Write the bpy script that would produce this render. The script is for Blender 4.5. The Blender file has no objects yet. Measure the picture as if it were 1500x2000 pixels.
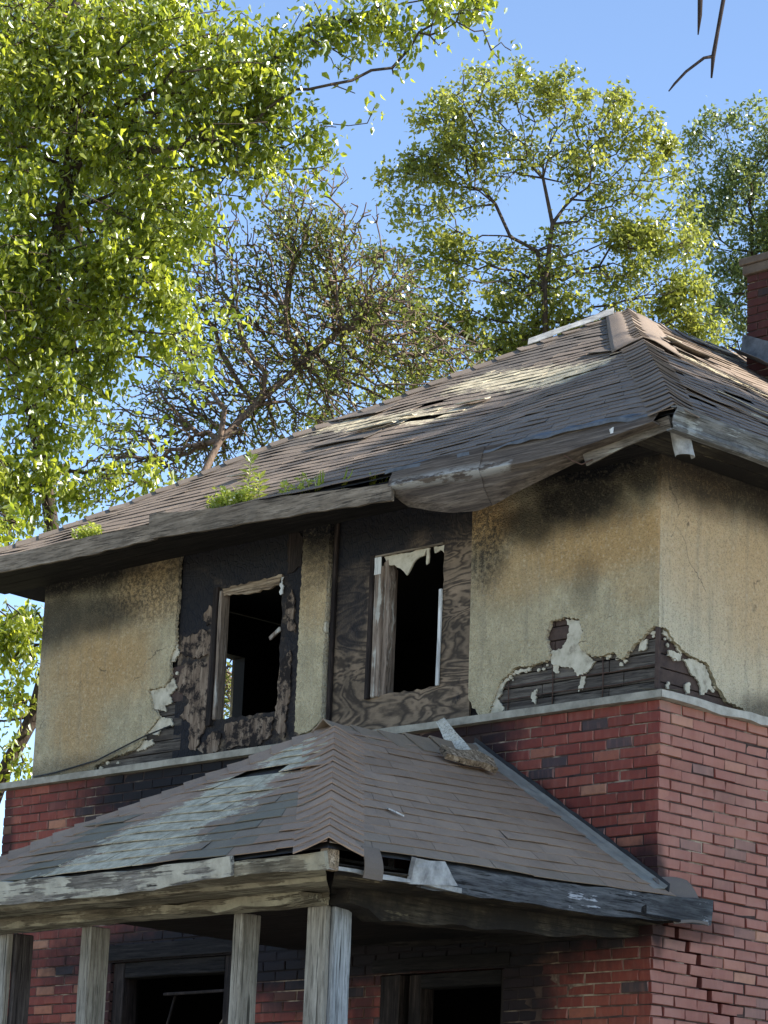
import bpy, bmesh, math, random
import numpy as np
from mathutils import Vector, Matrix, noise as mnoise
from mathutils.geometry import tessellate_polygon

scene = bpy.context.scene
COL = scene.collection
R = math.radians

# ------------------------------------------------------------------ camera
cam_d = bpy.data.cameras.new('camera')
cam_d.sensor_fit = 'HORIZONTAL'; cam_d.sensor_width = 36.0; cam_d.lens = 136.81
cam_d.clip_start = 0.1; cam_d.clip_end = 3000
cam_o = bpy.data.objects.new('camera', cam_d); COL.objects.link(cam_o)
_p, _r, _y = R(14.864), R(2.411), R(135.287)
_d = Vector((math.cos(_y)*math.cos(_p), math.sin(_y)*math.cos(_p), math.sin(_p)))
_rt = _d.cross(Vector((0, 0, 1))).normalized(); _up = _rt.cross(_d)
_rt, _up = _rt*math.cos(_r)+_up*math.sin(_r), _up*math.cos(_r)-_rt*math.sin(_r)
CAM = Vector((11.139, -13.452, 1.586))
cam_o.matrix_world = Matrix(((_rt.x, _up.x, -_d.x, CAM.x), (_rt.y, _up.y, -_d.y, CAM.y), (_rt.z, _up.z, -_d.z, CAM.z), (0, 0, 0, 1)))
scene.camera = cam_o

# ------------------------------------------------------------------ light
SUN_AZ, SUN_EL = 28.0, 34.0        # direction towards the sun, degrees from +X counter-clockwise
world = bpy.data.worlds.new('World'); scene.world = world; world.use_nodes = True
wn = world.node_tree; wn.nodes.clear()
sky = wn.nodes.new('ShaderNodeTexSky'); sky.sky_type = 'NISHITA'; sky.sun_disc = False
sky.sun_elevation = R(SUN_EL); sky.sun_rotation = R(90.0-SUN_AZ)
sky.altitude = 200; sky.air_density = 0.7; sky.dust_density = 0.0; sky.ozone_density = 1.0
bg = wn.nodes.new('ShaderNodeBackground'); bg.inputs['Strength'].default_value = 0.116
wo = wn.nodes.new('ShaderNodeOutputWorld')
wn.links.new(sky.outputs[0], bg.inputs[0]); wn.links.new(bg.outputs[0], wo.inputs[0])
sun_d = bpy.data.lights.new('sun', 'SUN'); sun_d.energy = 5.0; sun_d.angle = R(0.53); sun_d.color = (1.0, 0.93, 0.82)
sun_o = bpy.data.objects.new('sun', sun_d); COL.objects.link(sun_o)
_s = Vector((math.cos(R(SUN_AZ))*math.cos(R(SUN_EL)), math.sin(R(SUN_AZ))*math.cos(R(SUN_EL)), math.sin(R(SUN_EL))))
sun_o.rotation_euler = _s.to_track_quat('Z', 'Y').to_euler(); sun_o.location = (0, 0, 40)
vs = scene.view_settings
vs.view_transform = 'Standard'; vs.look = 'None'; vs.gamma = 1.0; vs.use_curve_mapping = False; vs.exposure = 1.6
scene.cycles.use_adaptive_sampling = True
scene.cycles.max_bounces = 8; scene.cycles.transmission_bounces = 6; scene.cycles.diffuse_bounces = 4
scene.cycles.use_denoising = True

# ------------------------------------------------------------------ node helpers
def new_mat(name):
    m = bpy.data.materials.new(name); m.use_nodes = True
    m.node_tree.nodes.clear(); return m, G(m.node_tree)

class G:
    def __init__(s, nt): s.nt = nt
    def n(s, t, **kw):
        o = s.nt.nodes.new(t)
        for k, v in kw.items(): setattr(o, k, v)
        return o
    def put(s, sock, v):
        if hasattr(v, 'is_output'): s.nt.links.new(v, sock)
        else: sock.default_value = v
    def m(s, op, a, b=0.0, c=None, clamp=False):
        o = s.n('ShaderNodeMath', operation=op, use_clamp=clamp)
        s.put(o.inputs[0], a); s.put(o.inputs[1], b)
        if c is not None: s.put(o.inputs[2], c)
        return o.outputs[0]
    def vm(s, op, a, b=None, scale=None):
        o = s.n('ShaderNodeVectorMath', operation=op); s.put(o.inputs[0], a)
        if b is not None: s.put(o.inputs[1], b)
        if scale is not None: s.put(o.inputs['Scale'], scale)
        return o.outputs[0] if op not in ('LENGTH', 'DOT_PRODUCT') else o.outputs['Value']
    def pos(s): return s.n('ShaderNodeNewGeometry').outputs['Position']
    def island(s): return s.n('ShaderNodeNewGeometry').outputs['Random Per Island']
    def objrnd(s): return s.n('ShaderNodeObjectInfo').outputs['Random']
    def attr(s, name): return s.n('ShaderNodeAttribute', attribute_name=name).outputs['Fac']
    def noise(s, vec, scale, detail=4.0, rough=0.55, dist=0.0, out=0):
        o = s.n('ShaderNodeTexNoise'); s.put(o.inputs['Vector'], vec)
        o.inputs['Scale'].default_value = scale; o.inputs['Detail'].default_value = detail
        o.inputs['Roughness'].default_value = rough; o.inputs['Distortion'].default_value = dist
        return o.outputs[out]
    def vor(s, vec, scale, feature='F1', out=0):
        o = s.n('ShaderNodeTexVoronoi', feature=feature); s.put(o.inputs['Vector'], vec); o.inputs['Scale'].default_value = scale
        return o.outputs[out]
    def ramp(s, fac, stops, mode='LINEAR'):
        o = s.n('ShaderNodeValToRGB'); cr = o.color_ramp; cr.interpolation = mode
        while len(cr.elements) < len(stops): cr.elements.new(0.5)
        for e, (p, c) in zip(cr.elements, stops):
            e.position = p; e.color = (c, c, c, 1) if isinstance(c, (int, float)) else (*c, 1)
        s.put(o.inputs[0], fac); return o.outputs[0]
    def step(s, v, a, b):
        o = s.n('ShaderNodeMapRange', interpolation_type='SMOOTHSTEP'); s.put(o.inputs[0], v)
        o.inputs[1].default_value = a; o.inputs[2].default_value = b
        return o.outputs[0]
    def mix(s, f, a, b, blend='MIX'):
        o = s.n('ShaderNodeMix', data_type='RGBA', blend_type=blend)
        s.put(o.inputs[0], f)
        for k, v in ((6, a), (7, b)):
            s.put(o.inputs[k], (*v, 1) if isinstance(v, tuple) and len(v) == 3 else v)
        return o.outputs[2]
    def scale(s, vec, v): return s.vm('MULTIPLY', vec, v)
    def bump(s, h, strength=0.3, dist=0.01, normal=None):
        o = s.n('ShaderNodeBump'); s.put(o.inputs['Height'], h); o.inputs['Strength'].default_value = strength
        o.inputs['Distance'].default_value = dist
        if normal is not None: s.put(o.inputs['Normal'], normal)
        return o.outputs[0]
    def blobs(s, lst, noise_amt=0.35, nscale=3.0, soft=0.6):
        """stain mask: the strongest of several soft ellipsoids, edges broken by noise"""
        P = s.pos(); nz = s.m('SUBTRACT', s.noise(P, nscale, 6, 0.65), 0.5); cur = None
        for (cx, cy, cz, rx, ry, rz, st) in lst:
            q = s.vm('DIVIDE', s.vm('SUBTRACT', P, (cx, cy, cz)), (rx, ry, rz))
            dd = s.m('MULTIPLY_ADD', nz, noise_amt*2.0, s.vm('LENGTH', q))
            v = s.m('MULTIPLY', s.step(dd, 1.0+soft*0.5, 1.0-soft*0.5), st)
            cur = v if cur is None else s.m('MAXIMUM', cur, v)
        return cur
    def out(s, col, rough=0.85, normal=None, spec=0.3, metal=0.0):
        b = s.n('ShaderNodeBsdfPrincipled'); s.put(b.inputs['Base Color'], (*col, 1) if isinstance(col, tuple) else col)
        s.put(b.inputs['Roughness'], rough); b.inputs['Specular IOR Level'].default_value = spec
        s.put(b.inputs['Metallic'], metal)
        if normal is not None: s.put(b.inputs['Normal'], normal)
        o = s.n('ShaderNodeOutputMaterial'); s.nt.links.new(b.outputs[0], o.inputs[0]); return b

MAT = {}
BIG = 50.0
SOOT_COL = (0.010, 0.010, 0.012)
# soot left by the fire on the outer walls (real deposits): around both burnt windows, under the eave, along the porch roof
SOOT = [(-3.2, .1, 6.85, 1.75, BIG, 0.46, 1.0), (-2.2, .1, 6.62, 0.5, BIG, 0.30, 1.0), (-3.9, .1, 6.60, 0.55, BIG, 0.24, .95),
        (-0.70, .1, 6.82, 1.05, BIG, 0.34, 1.0), (-1.22, .1, 6.44, 0.34, BIG, 0.16, .85), (-0.85, .1, 6.52, 0.55, BIG, 0.20, .95), (-0.25, .1, 6.62, 0.3, BIG, 0.2, .9),
        (-5.95, .1, 6.74, 1.0, BIG, 0.22, .98), (-6.1, .1, 6.44, 0.6, BIG, 0.24, .82), (-5.6, .1, 6.38, 0.45, BIG, 0.15, .75), (-1.6, .1, 6.25, 0.18, BIG, 0.20, .45), (-.75, .1, 5.98, .12, BIG, .16, .35)]

# stucco ------------------------------------------------------------------
def stucco_mat():
    m, g = new_mat('stucco'); P = g.pos()
    big = g.noise(P, 1.3, 6, 0.65); med = g.noise(P, 6.0, 6, 0.7); peb = g.noise(P, 46.0, 3, 0.6); fine = g.noise(P, 110.0, 3, 0.7)
    grit = g.vor(P, 85.0)
    streak = g.noise(g.scale(P, (9.0, 9.0, 0.8)), 1.6, 5, 0.65)
    base = g.mix(g.ramp(g.m('ADD', g.m('MULTIPLY', med, .6), g.m('MULTIPLY', big, .4)), [(0.38, 0.0), (0.62, 1.0)]), (0.355, 0.30, 0.185), (0.53, 0.45, 0.285))
    ochre = g.blobs([(-0.62, .1, 6.20, 0.75, BIG, 0.22, 1.0), (-1.30, .1, 6.10, 0.40, BIG, 0.18, .7), (-1.62, .1, 6.50, 0.25, BIG, 0.24, .9),
                     (-5.55, .1, 6.00, 0.60, BIG, 0.34, .9), (-5.75, .1, 5.62, 0.30, BIG, 0.40, .8), (-4.95, .1, 6.5, 0.50, BIG, 0.25, .7),
                     (-0.3, .1, 5.95, 0.22, BIG, 0.2, .5), (-3.2, .1, 6.25, 0.2, BIG, 0.3, .55)], 0.55, 2.0, 1.1)
    warm = g.blobs([(-.13, 1.35, 6.10, .05, 0.75, 0.60, 1.0), (-.13, 0.45, 6.45, .05, 0.62, 0.30, .85), (-.13, 0.7, 6.15, .05, 0.6, 0.4, .7), (-.13, 2.6, 6.1, .05, 1.1, .6, .9)], 0.45, 2.4, 1.1)
    oc = g.mix(peb, (0.34, 0.20, 0.075), (0.56, 0.36, 0.155))
    col = g.mix(g.m('MULTIPLY', ochre, g.ramp(big, [(0.25, 0.6), (0.65, 1.0)])), base, oc)
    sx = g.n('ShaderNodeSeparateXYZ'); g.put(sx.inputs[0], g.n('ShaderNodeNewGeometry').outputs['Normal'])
    sidef = g.step(sx.outputs[0], 0.4, 0.8)  # side-facing stucco is coloured brighter for the light it gets
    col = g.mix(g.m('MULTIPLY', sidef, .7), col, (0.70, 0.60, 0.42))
    col = g.mix(g.m('MULTIPLY', warm, .8), col, g.mix(peb, (0.50, 0.32, 0.15), (0.70, 0.48, 0.26)))
    col = g.mix(g.m('MULTIPLY', g.ramp(streak, [(0.50, 0.0), (0.72, 1.0)]), 0.40), col, (0.20, 0.185, 0.145))
    dark = g.m('MULTIPLY', g.ramp(g.m('ADD', g.m('MULTIPLY', peb, .6), g.m('MULTIPLY', grit, .5)), [(0.36, 1.0), (0.52, 0.0)]), 0.40)
    col = g.mix(dark, col, (0.15, 0.125, 0.085))
    col = g.mix(g.m('MULTIPLY', g.ramp(peb, [(0.56, 0.0), (0.70, 1.0)]), 0.35), col, (0.62, 0.56, 0.42))
    # spalled, pitted finish near the burnt windows
    pit = g.blobs([(-1.62, .1, 6.36, 0.20, BIG, 0.30, .9), (-5.05, .1, 6.52, 0.6, BIG, 0.26, .8), (-3.22, .1, 6.5, .2, BIG, .25, .5)], 0.7, 4.0, 1.3)
    pn = g.ramp(g.noise(P, 30, 6, 0.75), [(0.44, 0.0), (0.56, 1.0)])
    col = g.mix(g.m('MULTIPLY', pit, pn), col, g.mix(fine, (0.04, 0.034, 0.028), (0.10, 0.082, 0.055)))
    soot = g.blobs(SOOT, 0.55, 2.6, 1.15)
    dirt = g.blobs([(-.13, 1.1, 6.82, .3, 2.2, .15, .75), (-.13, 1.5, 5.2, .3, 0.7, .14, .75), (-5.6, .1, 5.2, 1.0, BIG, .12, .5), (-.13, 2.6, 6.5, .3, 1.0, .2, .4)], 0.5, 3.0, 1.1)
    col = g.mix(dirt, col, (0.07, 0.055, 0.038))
    col = g.mix(g.m('MULTIPLY', soot, g.ramp(peb, [(0.25, .8), (0.5, 1.0)])), col, SOOT_COL)
    crack = g.n('ShaderNodeTexVoronoi', feature='DISTANCE_TO_EDGE'); g.put(crack.inputs['Vector'], g.vm('ADD', P, g.scale(g.noise(P, 3.0, 4, 0.6, out=1), (.35, .35, .35)))); crack.inputs['Scale'].default_value = 0.9
    cm = g.m('MULTIPLY', g.step(crack.outputs[0], .006, .001), g.step(big, .52, .6))
    col = g.mix(g.m('MULTIPLY', cm, .7), col, (0.05, 0.042, 0.032))
    h = g.m('ADD', g.m('MULTIPLY', peb, 0.8), g.m('ADD', g.m('MULTIPLY', grit, 0.8), g.m('MULTIPLY', fine, .3)))
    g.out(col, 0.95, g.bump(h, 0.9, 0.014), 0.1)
    return m
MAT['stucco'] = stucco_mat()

def basecoat_mat():
    m, g = new_mat('base_coat'); P = g.pos()
    n = g.noise(P, 14, 6, 0.65)
    col = g.ramp(n, [(0.28, (0.22, 0.19, 0.14)), (0.45, (0.46, 0.415, 0.31)), (0.75, (0.62, 0.565, 0.44))])
    g.out(col, 0.95, g.bump(g.noise(P, 40, 5, 0.7), 0.6, 0.01), 0.15); return m
MAT['basecoat'] = basecoat_mat()

def brick_mat():
    m, g = new_mat('brick'); P = g.pos()
    rnd = g.m('FRACT', g.m('ADD', g.island(), g.m('MULTIPLY', g.objrnd(), 7.31)))
    col = g.ramp(rnd, [(0.0, (0.060, 0.046, 0.046)), (0.05, (0.085, 0.058, 0.055)), (0.09, (0.165, 0.042, 0.030)), (0.35, (0.215, 0.055, 0.038)),
                       (0.6, (0.175, 0.040, 0.030)), (0.85, (0.255, 0.072, 0.048)), (0.95, (0.32, 0.125, 0.075)), (1.0, (0.42, 0.22, 0.13))])
    n = g.noise(P, 20, 6, 0.65)
    col = g.mix(g.m('MULTIPLY', g.ramp(n, [(0.45, 0.0), (0.75, 1.0)]), 0.45), col, (0.10, 0.050, 0.045))
    vert = g.noise(g.scale(P, (30, 30, 5)), 1.0, 3, 0.5)
    col = g.mix(g.m('MULTIPLY', g.ramp(vert, [(0.5, 0.0), (0.7, 1.0)]), 0.20), col, (0.36, 0.16, 0.115))
    # side wall coloured paler and pinker for the soft light it gets
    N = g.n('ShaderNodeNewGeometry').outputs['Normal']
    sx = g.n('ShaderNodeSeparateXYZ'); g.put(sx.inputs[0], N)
    side_light = g.m('MULTIPLY', g.step(sx.outputs[0], 0.4, 0.8), g.ramp(g.noise(P, 2.6, 5, 0.6), [(0.25, 0.25), (0.75, 0.68)]))
    col = g.mix(side_light, col, (0.50, 0.265, 0.20))
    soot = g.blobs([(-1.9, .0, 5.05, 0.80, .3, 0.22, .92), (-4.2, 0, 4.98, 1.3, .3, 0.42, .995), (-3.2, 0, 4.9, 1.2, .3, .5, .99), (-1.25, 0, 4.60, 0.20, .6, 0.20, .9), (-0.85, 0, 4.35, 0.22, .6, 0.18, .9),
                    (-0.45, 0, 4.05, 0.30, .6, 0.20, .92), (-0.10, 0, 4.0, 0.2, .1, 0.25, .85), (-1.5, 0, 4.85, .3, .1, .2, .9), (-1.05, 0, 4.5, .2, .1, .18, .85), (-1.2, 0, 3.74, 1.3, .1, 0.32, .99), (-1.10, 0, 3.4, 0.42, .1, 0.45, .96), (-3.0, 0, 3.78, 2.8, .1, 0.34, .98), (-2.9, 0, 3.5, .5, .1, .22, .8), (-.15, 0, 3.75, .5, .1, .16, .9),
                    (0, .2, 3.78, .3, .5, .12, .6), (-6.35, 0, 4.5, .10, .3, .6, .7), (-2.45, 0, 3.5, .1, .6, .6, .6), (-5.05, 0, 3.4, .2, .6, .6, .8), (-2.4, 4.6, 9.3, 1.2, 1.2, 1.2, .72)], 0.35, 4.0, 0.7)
    col = g.mix(soot, col, SOOT_COL)  # fire soot, plus shade painted under the porch ceiling and over the chimney
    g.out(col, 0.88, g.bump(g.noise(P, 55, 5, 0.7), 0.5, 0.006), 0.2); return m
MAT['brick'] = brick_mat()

def mortar_mat():
    m, g = new_mat('mortar'); P = g.pos()
    n = g.noise(P, 2.2, 5, 0.65)
    col = g.ramp(n, [(0.40, (0.040, 0.028, 0.024)), (0.53, (0.095, 0.062, 0.050)), (0.62, (0.34, 0.265, 0.19)), (0.8, (0.50, 0.42, 0.31))])
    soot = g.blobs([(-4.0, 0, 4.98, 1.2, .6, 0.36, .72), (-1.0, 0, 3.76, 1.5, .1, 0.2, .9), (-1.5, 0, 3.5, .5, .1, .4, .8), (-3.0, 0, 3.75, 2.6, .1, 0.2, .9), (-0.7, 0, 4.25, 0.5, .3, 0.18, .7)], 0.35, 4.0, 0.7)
    col = g.mix(soot, col, SOOT_COL)  # soot, with the shade below the porch ceiling painted in as well
    g.out(col, 0.95, g.bump(g.noise(P, 60, 4, 0.7), 0.5, 0.006), 0.1); return m
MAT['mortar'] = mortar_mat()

def wood_mat(name, c0, c1, c2, axis='x', paint=None, paint_amt=0.5, char=0.0, stain=0.5, sc=1.0):
    """weathered grain running along one axis, optional flaking paint and char"""
    m, g = new_mat(name); P = g.pos()
    k = {'x': (1.6, 26, 26), 'y': (26, 1.6, 26), 'z': (26, 26, 1.6)}[axis]
    q = g.scale(P, tuple(v*sc for v in k))
    n1 = g.noise(q, 1.3, 7, 0.68, 0.5); n2 = g.noise(q, 3.2, 5, 0.72); n3 = g.noise(g.scale(q, tuple(.45 if v < 2 else 1.3 for v in k)), 2.2, 3, 0.6)
    col = g.ramp(n1, [(0.30, c0), (0.5, c1), (0.70, c2)])
    col = g.mix(g.m('MULTIPLY', g.ramp(n2, [(0.50, 0.0), (0.60, 1.0)]), 0.60), col, tuple(v*0.35 for v in c0))
    col = g.mix(g.m('MULTIPLY', g.ramp(n3, [(0.62, 0.0), (0.66, 1.0)]), 0.85), col, tuple(v*0.12 for v in c0))
    big = g.noise(P, 2.3, 5, 0.65)
    col = g.mix(g.m('MULTIPLY', g.ramp(big, [(0.48, 0.0), (0.68, 1.0)]), stain), col, tuple(v*0.25 for v in c1))
    h = n2
    if paint:
        pn = g.noise(g.scale(q, (0.5, 0.5, 0.5)), 2.1, 7, 0.7); pb = g.noise(P, 3.1, 4, 0.6)
        pm = g.step(g.m('ADD', g.m('MULTIPLY', pn, 0.7), g.m('MULTIPLY', pb, 0.5)), 0.72-0.25*paint_amt, 0.76-0.25*paint_amt)
        pc = g.mix(g.ramp(g.noise(P, 9, 5, 0.7), [(0.3, 0.0), (0.7, 1.0)]), tuple(v*0.55 for v in paint), paint)
        col = g.mix(pm, col, pc); h = g.m('ADD', h, pm)
    if char > 0:
        cm = g.step(g.noise(P, 1.7, 6, 0.7), 0.62-0.4*char, 0.78-0.4*char)
        col = g.mix(g.m('MULTIPLY', cm, 0.93), col, (0.016, 0.014, 0.013))
    g.out(col, 0.9, g.bump(h, 0.5, 0.006), 0.15); return m
GREY0, GREY1, GREY2 = (0.105, 0.083, 0.06), (0.215, 0.175, 0.13), (0.35, 0.29, 0.22)
MAT['wood_x'] = wood_mat('weathered_wood_x', GREY0, GREY1, GREY2, 'x', None, 0, 0.12, 0.6)
MAT['wood_y'] = wood_mat('weathered_wood_y', GREY0, GREY1, GREY2, 'y', None, 0, 0.25, 0.6)
MAT['wood_z'] = wood_mat('post_wood', (0.16, 0.145, 0.12), (0.28, 0.26, 0.22), (0.40, 0.38, 0.33), 'z', None, 0, 0.0, 0.45)
MAT['paint_x'] = wood_mat('peeling_paint_x', (0.10, 0.09, 0.075), (0.20, 0.185, 0.16), (0.30, 0.28, 0.24), 'x', (0.46, 0.44, 0.36), 0.58, 0.0, 0.75)
MAT['paint_dim'] = wood_mat('dull_paint_x', (0.085, 0.07, 0.052), (0.17, 0.145, 0.115), (0.27, 0.235, 0.19), 'x', (0.36, 0.34, 0.28), 0.3, 0.05, 0.7)
MAT['paint_y'] = wood_mat('peeling_paint_y', (0.04, 0.04, 0.045), (0.08, 0.085, 0.09), (0.15, 0.155, 0.16), 'y', (0.50, 0.52, 0.55), 0.10, 0.0, 0.5)
MAT['paint_y2'] = wood_mat('crown_paint_y', (0.10, 0.095, 0.085), (0.17, 0.17, 0.16), (0.26, 0.26, 0.25), 'y', (0.40, 0.42, 0.40), 0.28, 0.2, 0.6)
MAT['cream_x'] = wood_mat('cream_beam_x', (0.10, 0.085, 0.06), (0.18, 0.155, 0.11), (0.27, 0.235, 0.17), 'x', (0.38, 0.345, 0.25), 0.5, 0.1, 0.8)
MAT['cream_y'] = wood_mat('sooty_beam_y', (0.030, 0.026, 0.020), (0.055, 0.046, 0.034), (0.105, 0.09, 0.062), 'y', (0.26, 0.22, 0.14), 0.0, 0.5, 0.7)
MAT['char'] = wood_mat('charred_wood', (0.008, 0.007, 0.007), (0.015, 0.013, 0.012), (0.035, 0.029, 0.025), 'x', None, 0, 0.1, 0.5)
MAT['char_y'] = wood_mat('charred_wood_y', (0.014, 0.012, 0.011), (0.026, 0.022, 0.020), (0.05, 0.042, 0.036), 'y', None, 0, 0.1, 0.5)
MAT['char_z'] = wood_mat('charred_wood_z', (0.014, 0.011, 0.010), (0.028, 0.021, 0.018), (0.075, 0.056, 0.045), 'z', None, 0, 0.2, 0.6)
MAT['jamb'] = wood_mat('jamb_wood', (0.13, 0.095, 0.07), (0.24, 0.185, 0.14), (0.36, 0.30, 0.24), 'z', (0.5, 0.47, 0.4), 0.25, 0.0, 0.5)
MAT['brightwood'] = wood_mat('fresh_split_wood', (0.42, 0.36, 0.26), (0.60, 0.54, 0.42), (0.74, 0.70, 0.60), 'y', None, 0, 0.0, 0.15)
MAT['whitetrim'] = wood_mat('white_trim', (0.42, 0.42, 0.40), (0.60, 0.60, 0.56), (0.74, 0.74, 0.70), 'z', None, 0, 0.0, 0.15)
MAT['rotten'] = wood_mat('rotten_wood', (0.07, 0.05, 0.035), (0.26, 0.19, 0.12), (0.52, 0.42, 0.30), 'x', None, 0, 0.1, 0.5)

def soffit_mat():
    m, g = new_mat('sagging_soffit'); P = g.pos()
    q = g.scale(P, (1.0, 16, 26)); n1 = g.noise(q, 1.6, 6, 0.65, 0.4); n2 = g.noise(q, 5, 4, 0.7)
    col = g.ramp(n1, [(0.3, (0.04, 0.031, 0.026)), (0.5, (0.10, 0.080, 0.064)), (0.7, (0.20, 0.165, 0.13))])
    col = g.mix(g.m('MULTIPLY', g.ramp(n2, [(0.5, 0.0), (0.62, 1.0)]), 0.5), col, (0.02, 0.018, 0.016))
    pm = g.m('MULTIPLY', g.attr('paint'), g.ramp(g.noise(g.scale(P, (3, 12, 12)), 1.5, 6, 0.7), [(0.42, 0.0), (0.5, 1.0)]))
    col = g.mix(pm, col, (0.50, 0.50, 0.46))
    g.out(col, 0.9, g.bump(n2, 0.4, 0.006), 0.15); return m
MAT['soffit'] = soffit_mat()

def plywood_mat(name, dx, charr):
    m, g = new_mat(name); P = g.pos()
    q = g.vm('ADD', g.scale(P, (1.5, 1.5, 4.2)), (dx, 0, dx))
    w = g.noise(q, 1.1, 3, 0.5, 0.9)
    ph = g.m('MULTIPLY_ADD', g.noise(g.scale(P, (3, 3, 9)), 2.0, 3, 0.6), 7.0, g.m('MULTIPLY', w, 62.0))
    line = g.m('MULTIPLY_ADD', g.m('SINE', ph), 0.5, 0.5)
    fine = g.noise(g.scale(P, (4, 4, 60)), 2.0, 4, 0.6)
    big = g.noise(P, 3.4, 5, 0.6)
    light = g.mix(g.ramp(big, [(0.35, 0.0), (0.7, 1.0)]), (0.115, 0.085, 0.056), (0.32, 0.23, 0.15))
    dark = (0.026, 0.019, 0.014)
    col = g.mix(g.ramp(line, [(0.0, 0.15), (0.9, 1.0)]), dark, light)
    col = g.mix(g.m('MULTIPLY', fine, 0.35), col, (0.03, 0.025, 0.02))
    ch = g.step(g.noise(P, 2.4, 6, 0.68), 0.66-0.3*charr, 0.76-0.3*charr)
    col = g.mix(g.m('MULTIPLY', ch, 0.92), col, (0.014, 0.012, 0.012))
    soot = g.blobs([(-3.2, .1, 6.95, 2.2, BIG, 0.62, 1.0), (-2.9, .1, 6.1, 0.16, BIG, 0.35, .6), (-4.55, .1, 6.35, .3, BIG, .3, .95), (-4.6, .1, 5.35, .35, BIG, .2, .9), (-3.45, .1, 5.85, .09, BIG, .7, .8)], 0.3, 4.0, 0.5)
    col = g.mix(soot, col, (0.008, 0.009, 0.013))
    al = g.n('ShaderNodeTexVoronoi', feature='DISTANCE_TO_EDGE'); g.put(al.inputs['Vector'], g.scale(P, (26, 26, 15))); al.inputs['Scale'].default_value = 1.0
    cells = g.step(al.outputs[0], .02, .12); cm_ = g.m('MAXIMUM', soot, ch)
    col = g.mix(g.m('MULTIPLY', cm_, g.m('MULTIPLY', cells, .55)), col, (0.018, 0.016, 0.016))
    g.out(col, 0.8, g.bump(g.m('ADD', g.m('MULTIPLY', cells, g.m('MULTIPLY', cm_, 2.5)), g.m('ADD', line, fine)), 0.45, 0.005), 0.18); return m
MAT['ply_r'] = plywood_mat('weathered_plywood', 3.7, 0.12)
MAT['ply_l'] = plywood_mat('burnt_plywood', 9.1, 0.75)

def veneer_mat():
    m, g = new_mat('peeled_veneer'); P = g.pos()
    n = g.noise(g.scale(P, (30, 30, 5)), 1.2, 5, 0.65, 0.5)
    col = g.ramp(n, [(0.3, (0.06, 0.042, 0.03)), (0.5, (0.16, 0.115, 0.08)), (0.72, (0.30, 0.23, 0.165))])
    col = g.mix(g.ramp(g.noise(P, 9, 6, 0.7), [(0.46, 0.0), (0.54, 0.97)]), col, (0.014, 0.011, 0.010))
    g.out(col, 0.9, g.bump(n, 0.5, 0.006), 0.15); return m
MAT['veneer'] = veneer_mat()

def shingle_mat(name='asphalt_shingle', k=1.0, wb=1.0, c0=(0.198, 0.150, 0.114), c1=(0.265, 0.207, 0.160)):
    m, g = new_mat(name); P = g.pos()
    rnd = g.attr('tone'); pale = g.attr('pale'); grey = g.attr('grey')
    gran = g.noise(P, 260, 2, 0.8); mid = g.noise(P, 6, 5, 0.65)
    col = g.mix(rnd, c0, c1)
    col = g.mix(grey, col, (0.118*k*k, 0.103*k*k, 0.090*k*k*wb))
    col = g.mix(g.m('MULTIPLY', g.ramp(mid, [(0.45, 0.0), (0.75, 1.0)]), 0.35), col, (0.10, 0.083, 0.07))
    pn = g.noise(g.scale(P, (3.5, 6, 9)), 3.0, 7, 0.75)
    pm = g.step(g.m('ADD', g.m('MULTIPLY', pale, 0.75), g.m('MULTIPLY', g.m('SUBTRACT', pn, 0.5), 2.0)), 0.44, 0.56)
    pc = g.mix(g.ramp(g.noise(P, 12, 6, 0.7), [(0.3, 0.0), (0.65, 1.0)]), (0.28, 0.235, 0.155), (0.70, 0.61, 0.42))
    col = g.mix(pm, col, pc)
    col = g.mix(g.m('MULTIPLY', g.ramp(gran, [(0.4, 1.0), (0.6, 0.0)]), 0.30), col, (0.07, 0.06, 0.05))
    g.out(col, 0.92, g.bump(g.m('ADD', gran, g.m('MULTIPLY', mid, 2.0)), 0.45, 0.004), 0.2); return m
MAT['shingle'] = shingle_mat()
MAT['shingle_porch'] = shingle_mat('porch_shingle', 1.35, .80, (0.315, 0.210, 0.138), (0.40, 0.276, 0.188))

def simple(name, c0, c1, scale=8.0, rough=0.85, bump=0.3, metal=0.0, spec=0.3):
    m, g = new_mat(name); P = g.pos(); n = g.noise(P, scale, 6, 0.65)
    g.out(g.ramp(n, [(0.3, c0), (0.7, c1)]), rough, g.bump(g.noise(P, scale*5, 4, 0.6), bump, 0.006), spec, metal); return m
MAT['deck'] = simple('roof_felt', (0.018, 0.017, 0.017), (0.05, 0.048, 0.047), 6)
MAT['ledge'] = simple('stone_ledge', (0.17, 0.155, 0.12), (0.38, 0.35, 0.28), 9)
MAT['ledge_y'] = simple('pale_ledge', (0.27, 0.25, 0.205), (0.52, 0.485, 0.41), 9)  # paler copy of the ledge colour for the side run
MAT['flash'] = simple('lead_flashing', (0.165, 0.155, 0.128), (0.30, 0.285, 0.235), 7, 0.8)
MAT['drip'] = simple('torn_felt', (0.05, 0.055, 0.06), (0.15, 0.16, 0.17), 9, 0.9)
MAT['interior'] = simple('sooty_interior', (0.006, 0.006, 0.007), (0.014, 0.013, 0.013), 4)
MAT['sheath'] = wood_mat('old_sheathing', (0.05, 0.04, 0.034), (0.10, 0.085, 0.07), (0.19, 0.165, 0.13), 'x', None, 0, 0.15, 0.6)
MAT['sheath_d'] = simple('old_lath', (0.035, 0.022, 0.018), (0.085, 0.055, 0.042), 14)
MAT['greymetal'] = simple('dull_paint', (0.16, 0.16, 0.155), (0.42, 0.42, 0.40), 14, 0.8, 0.4)
MAT['metal'] = simple('bent_white_metal', (0.45, 0.45, 0.44), (0.72, 0.72, 0.70), 10, 0.5, 0.1)
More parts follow.
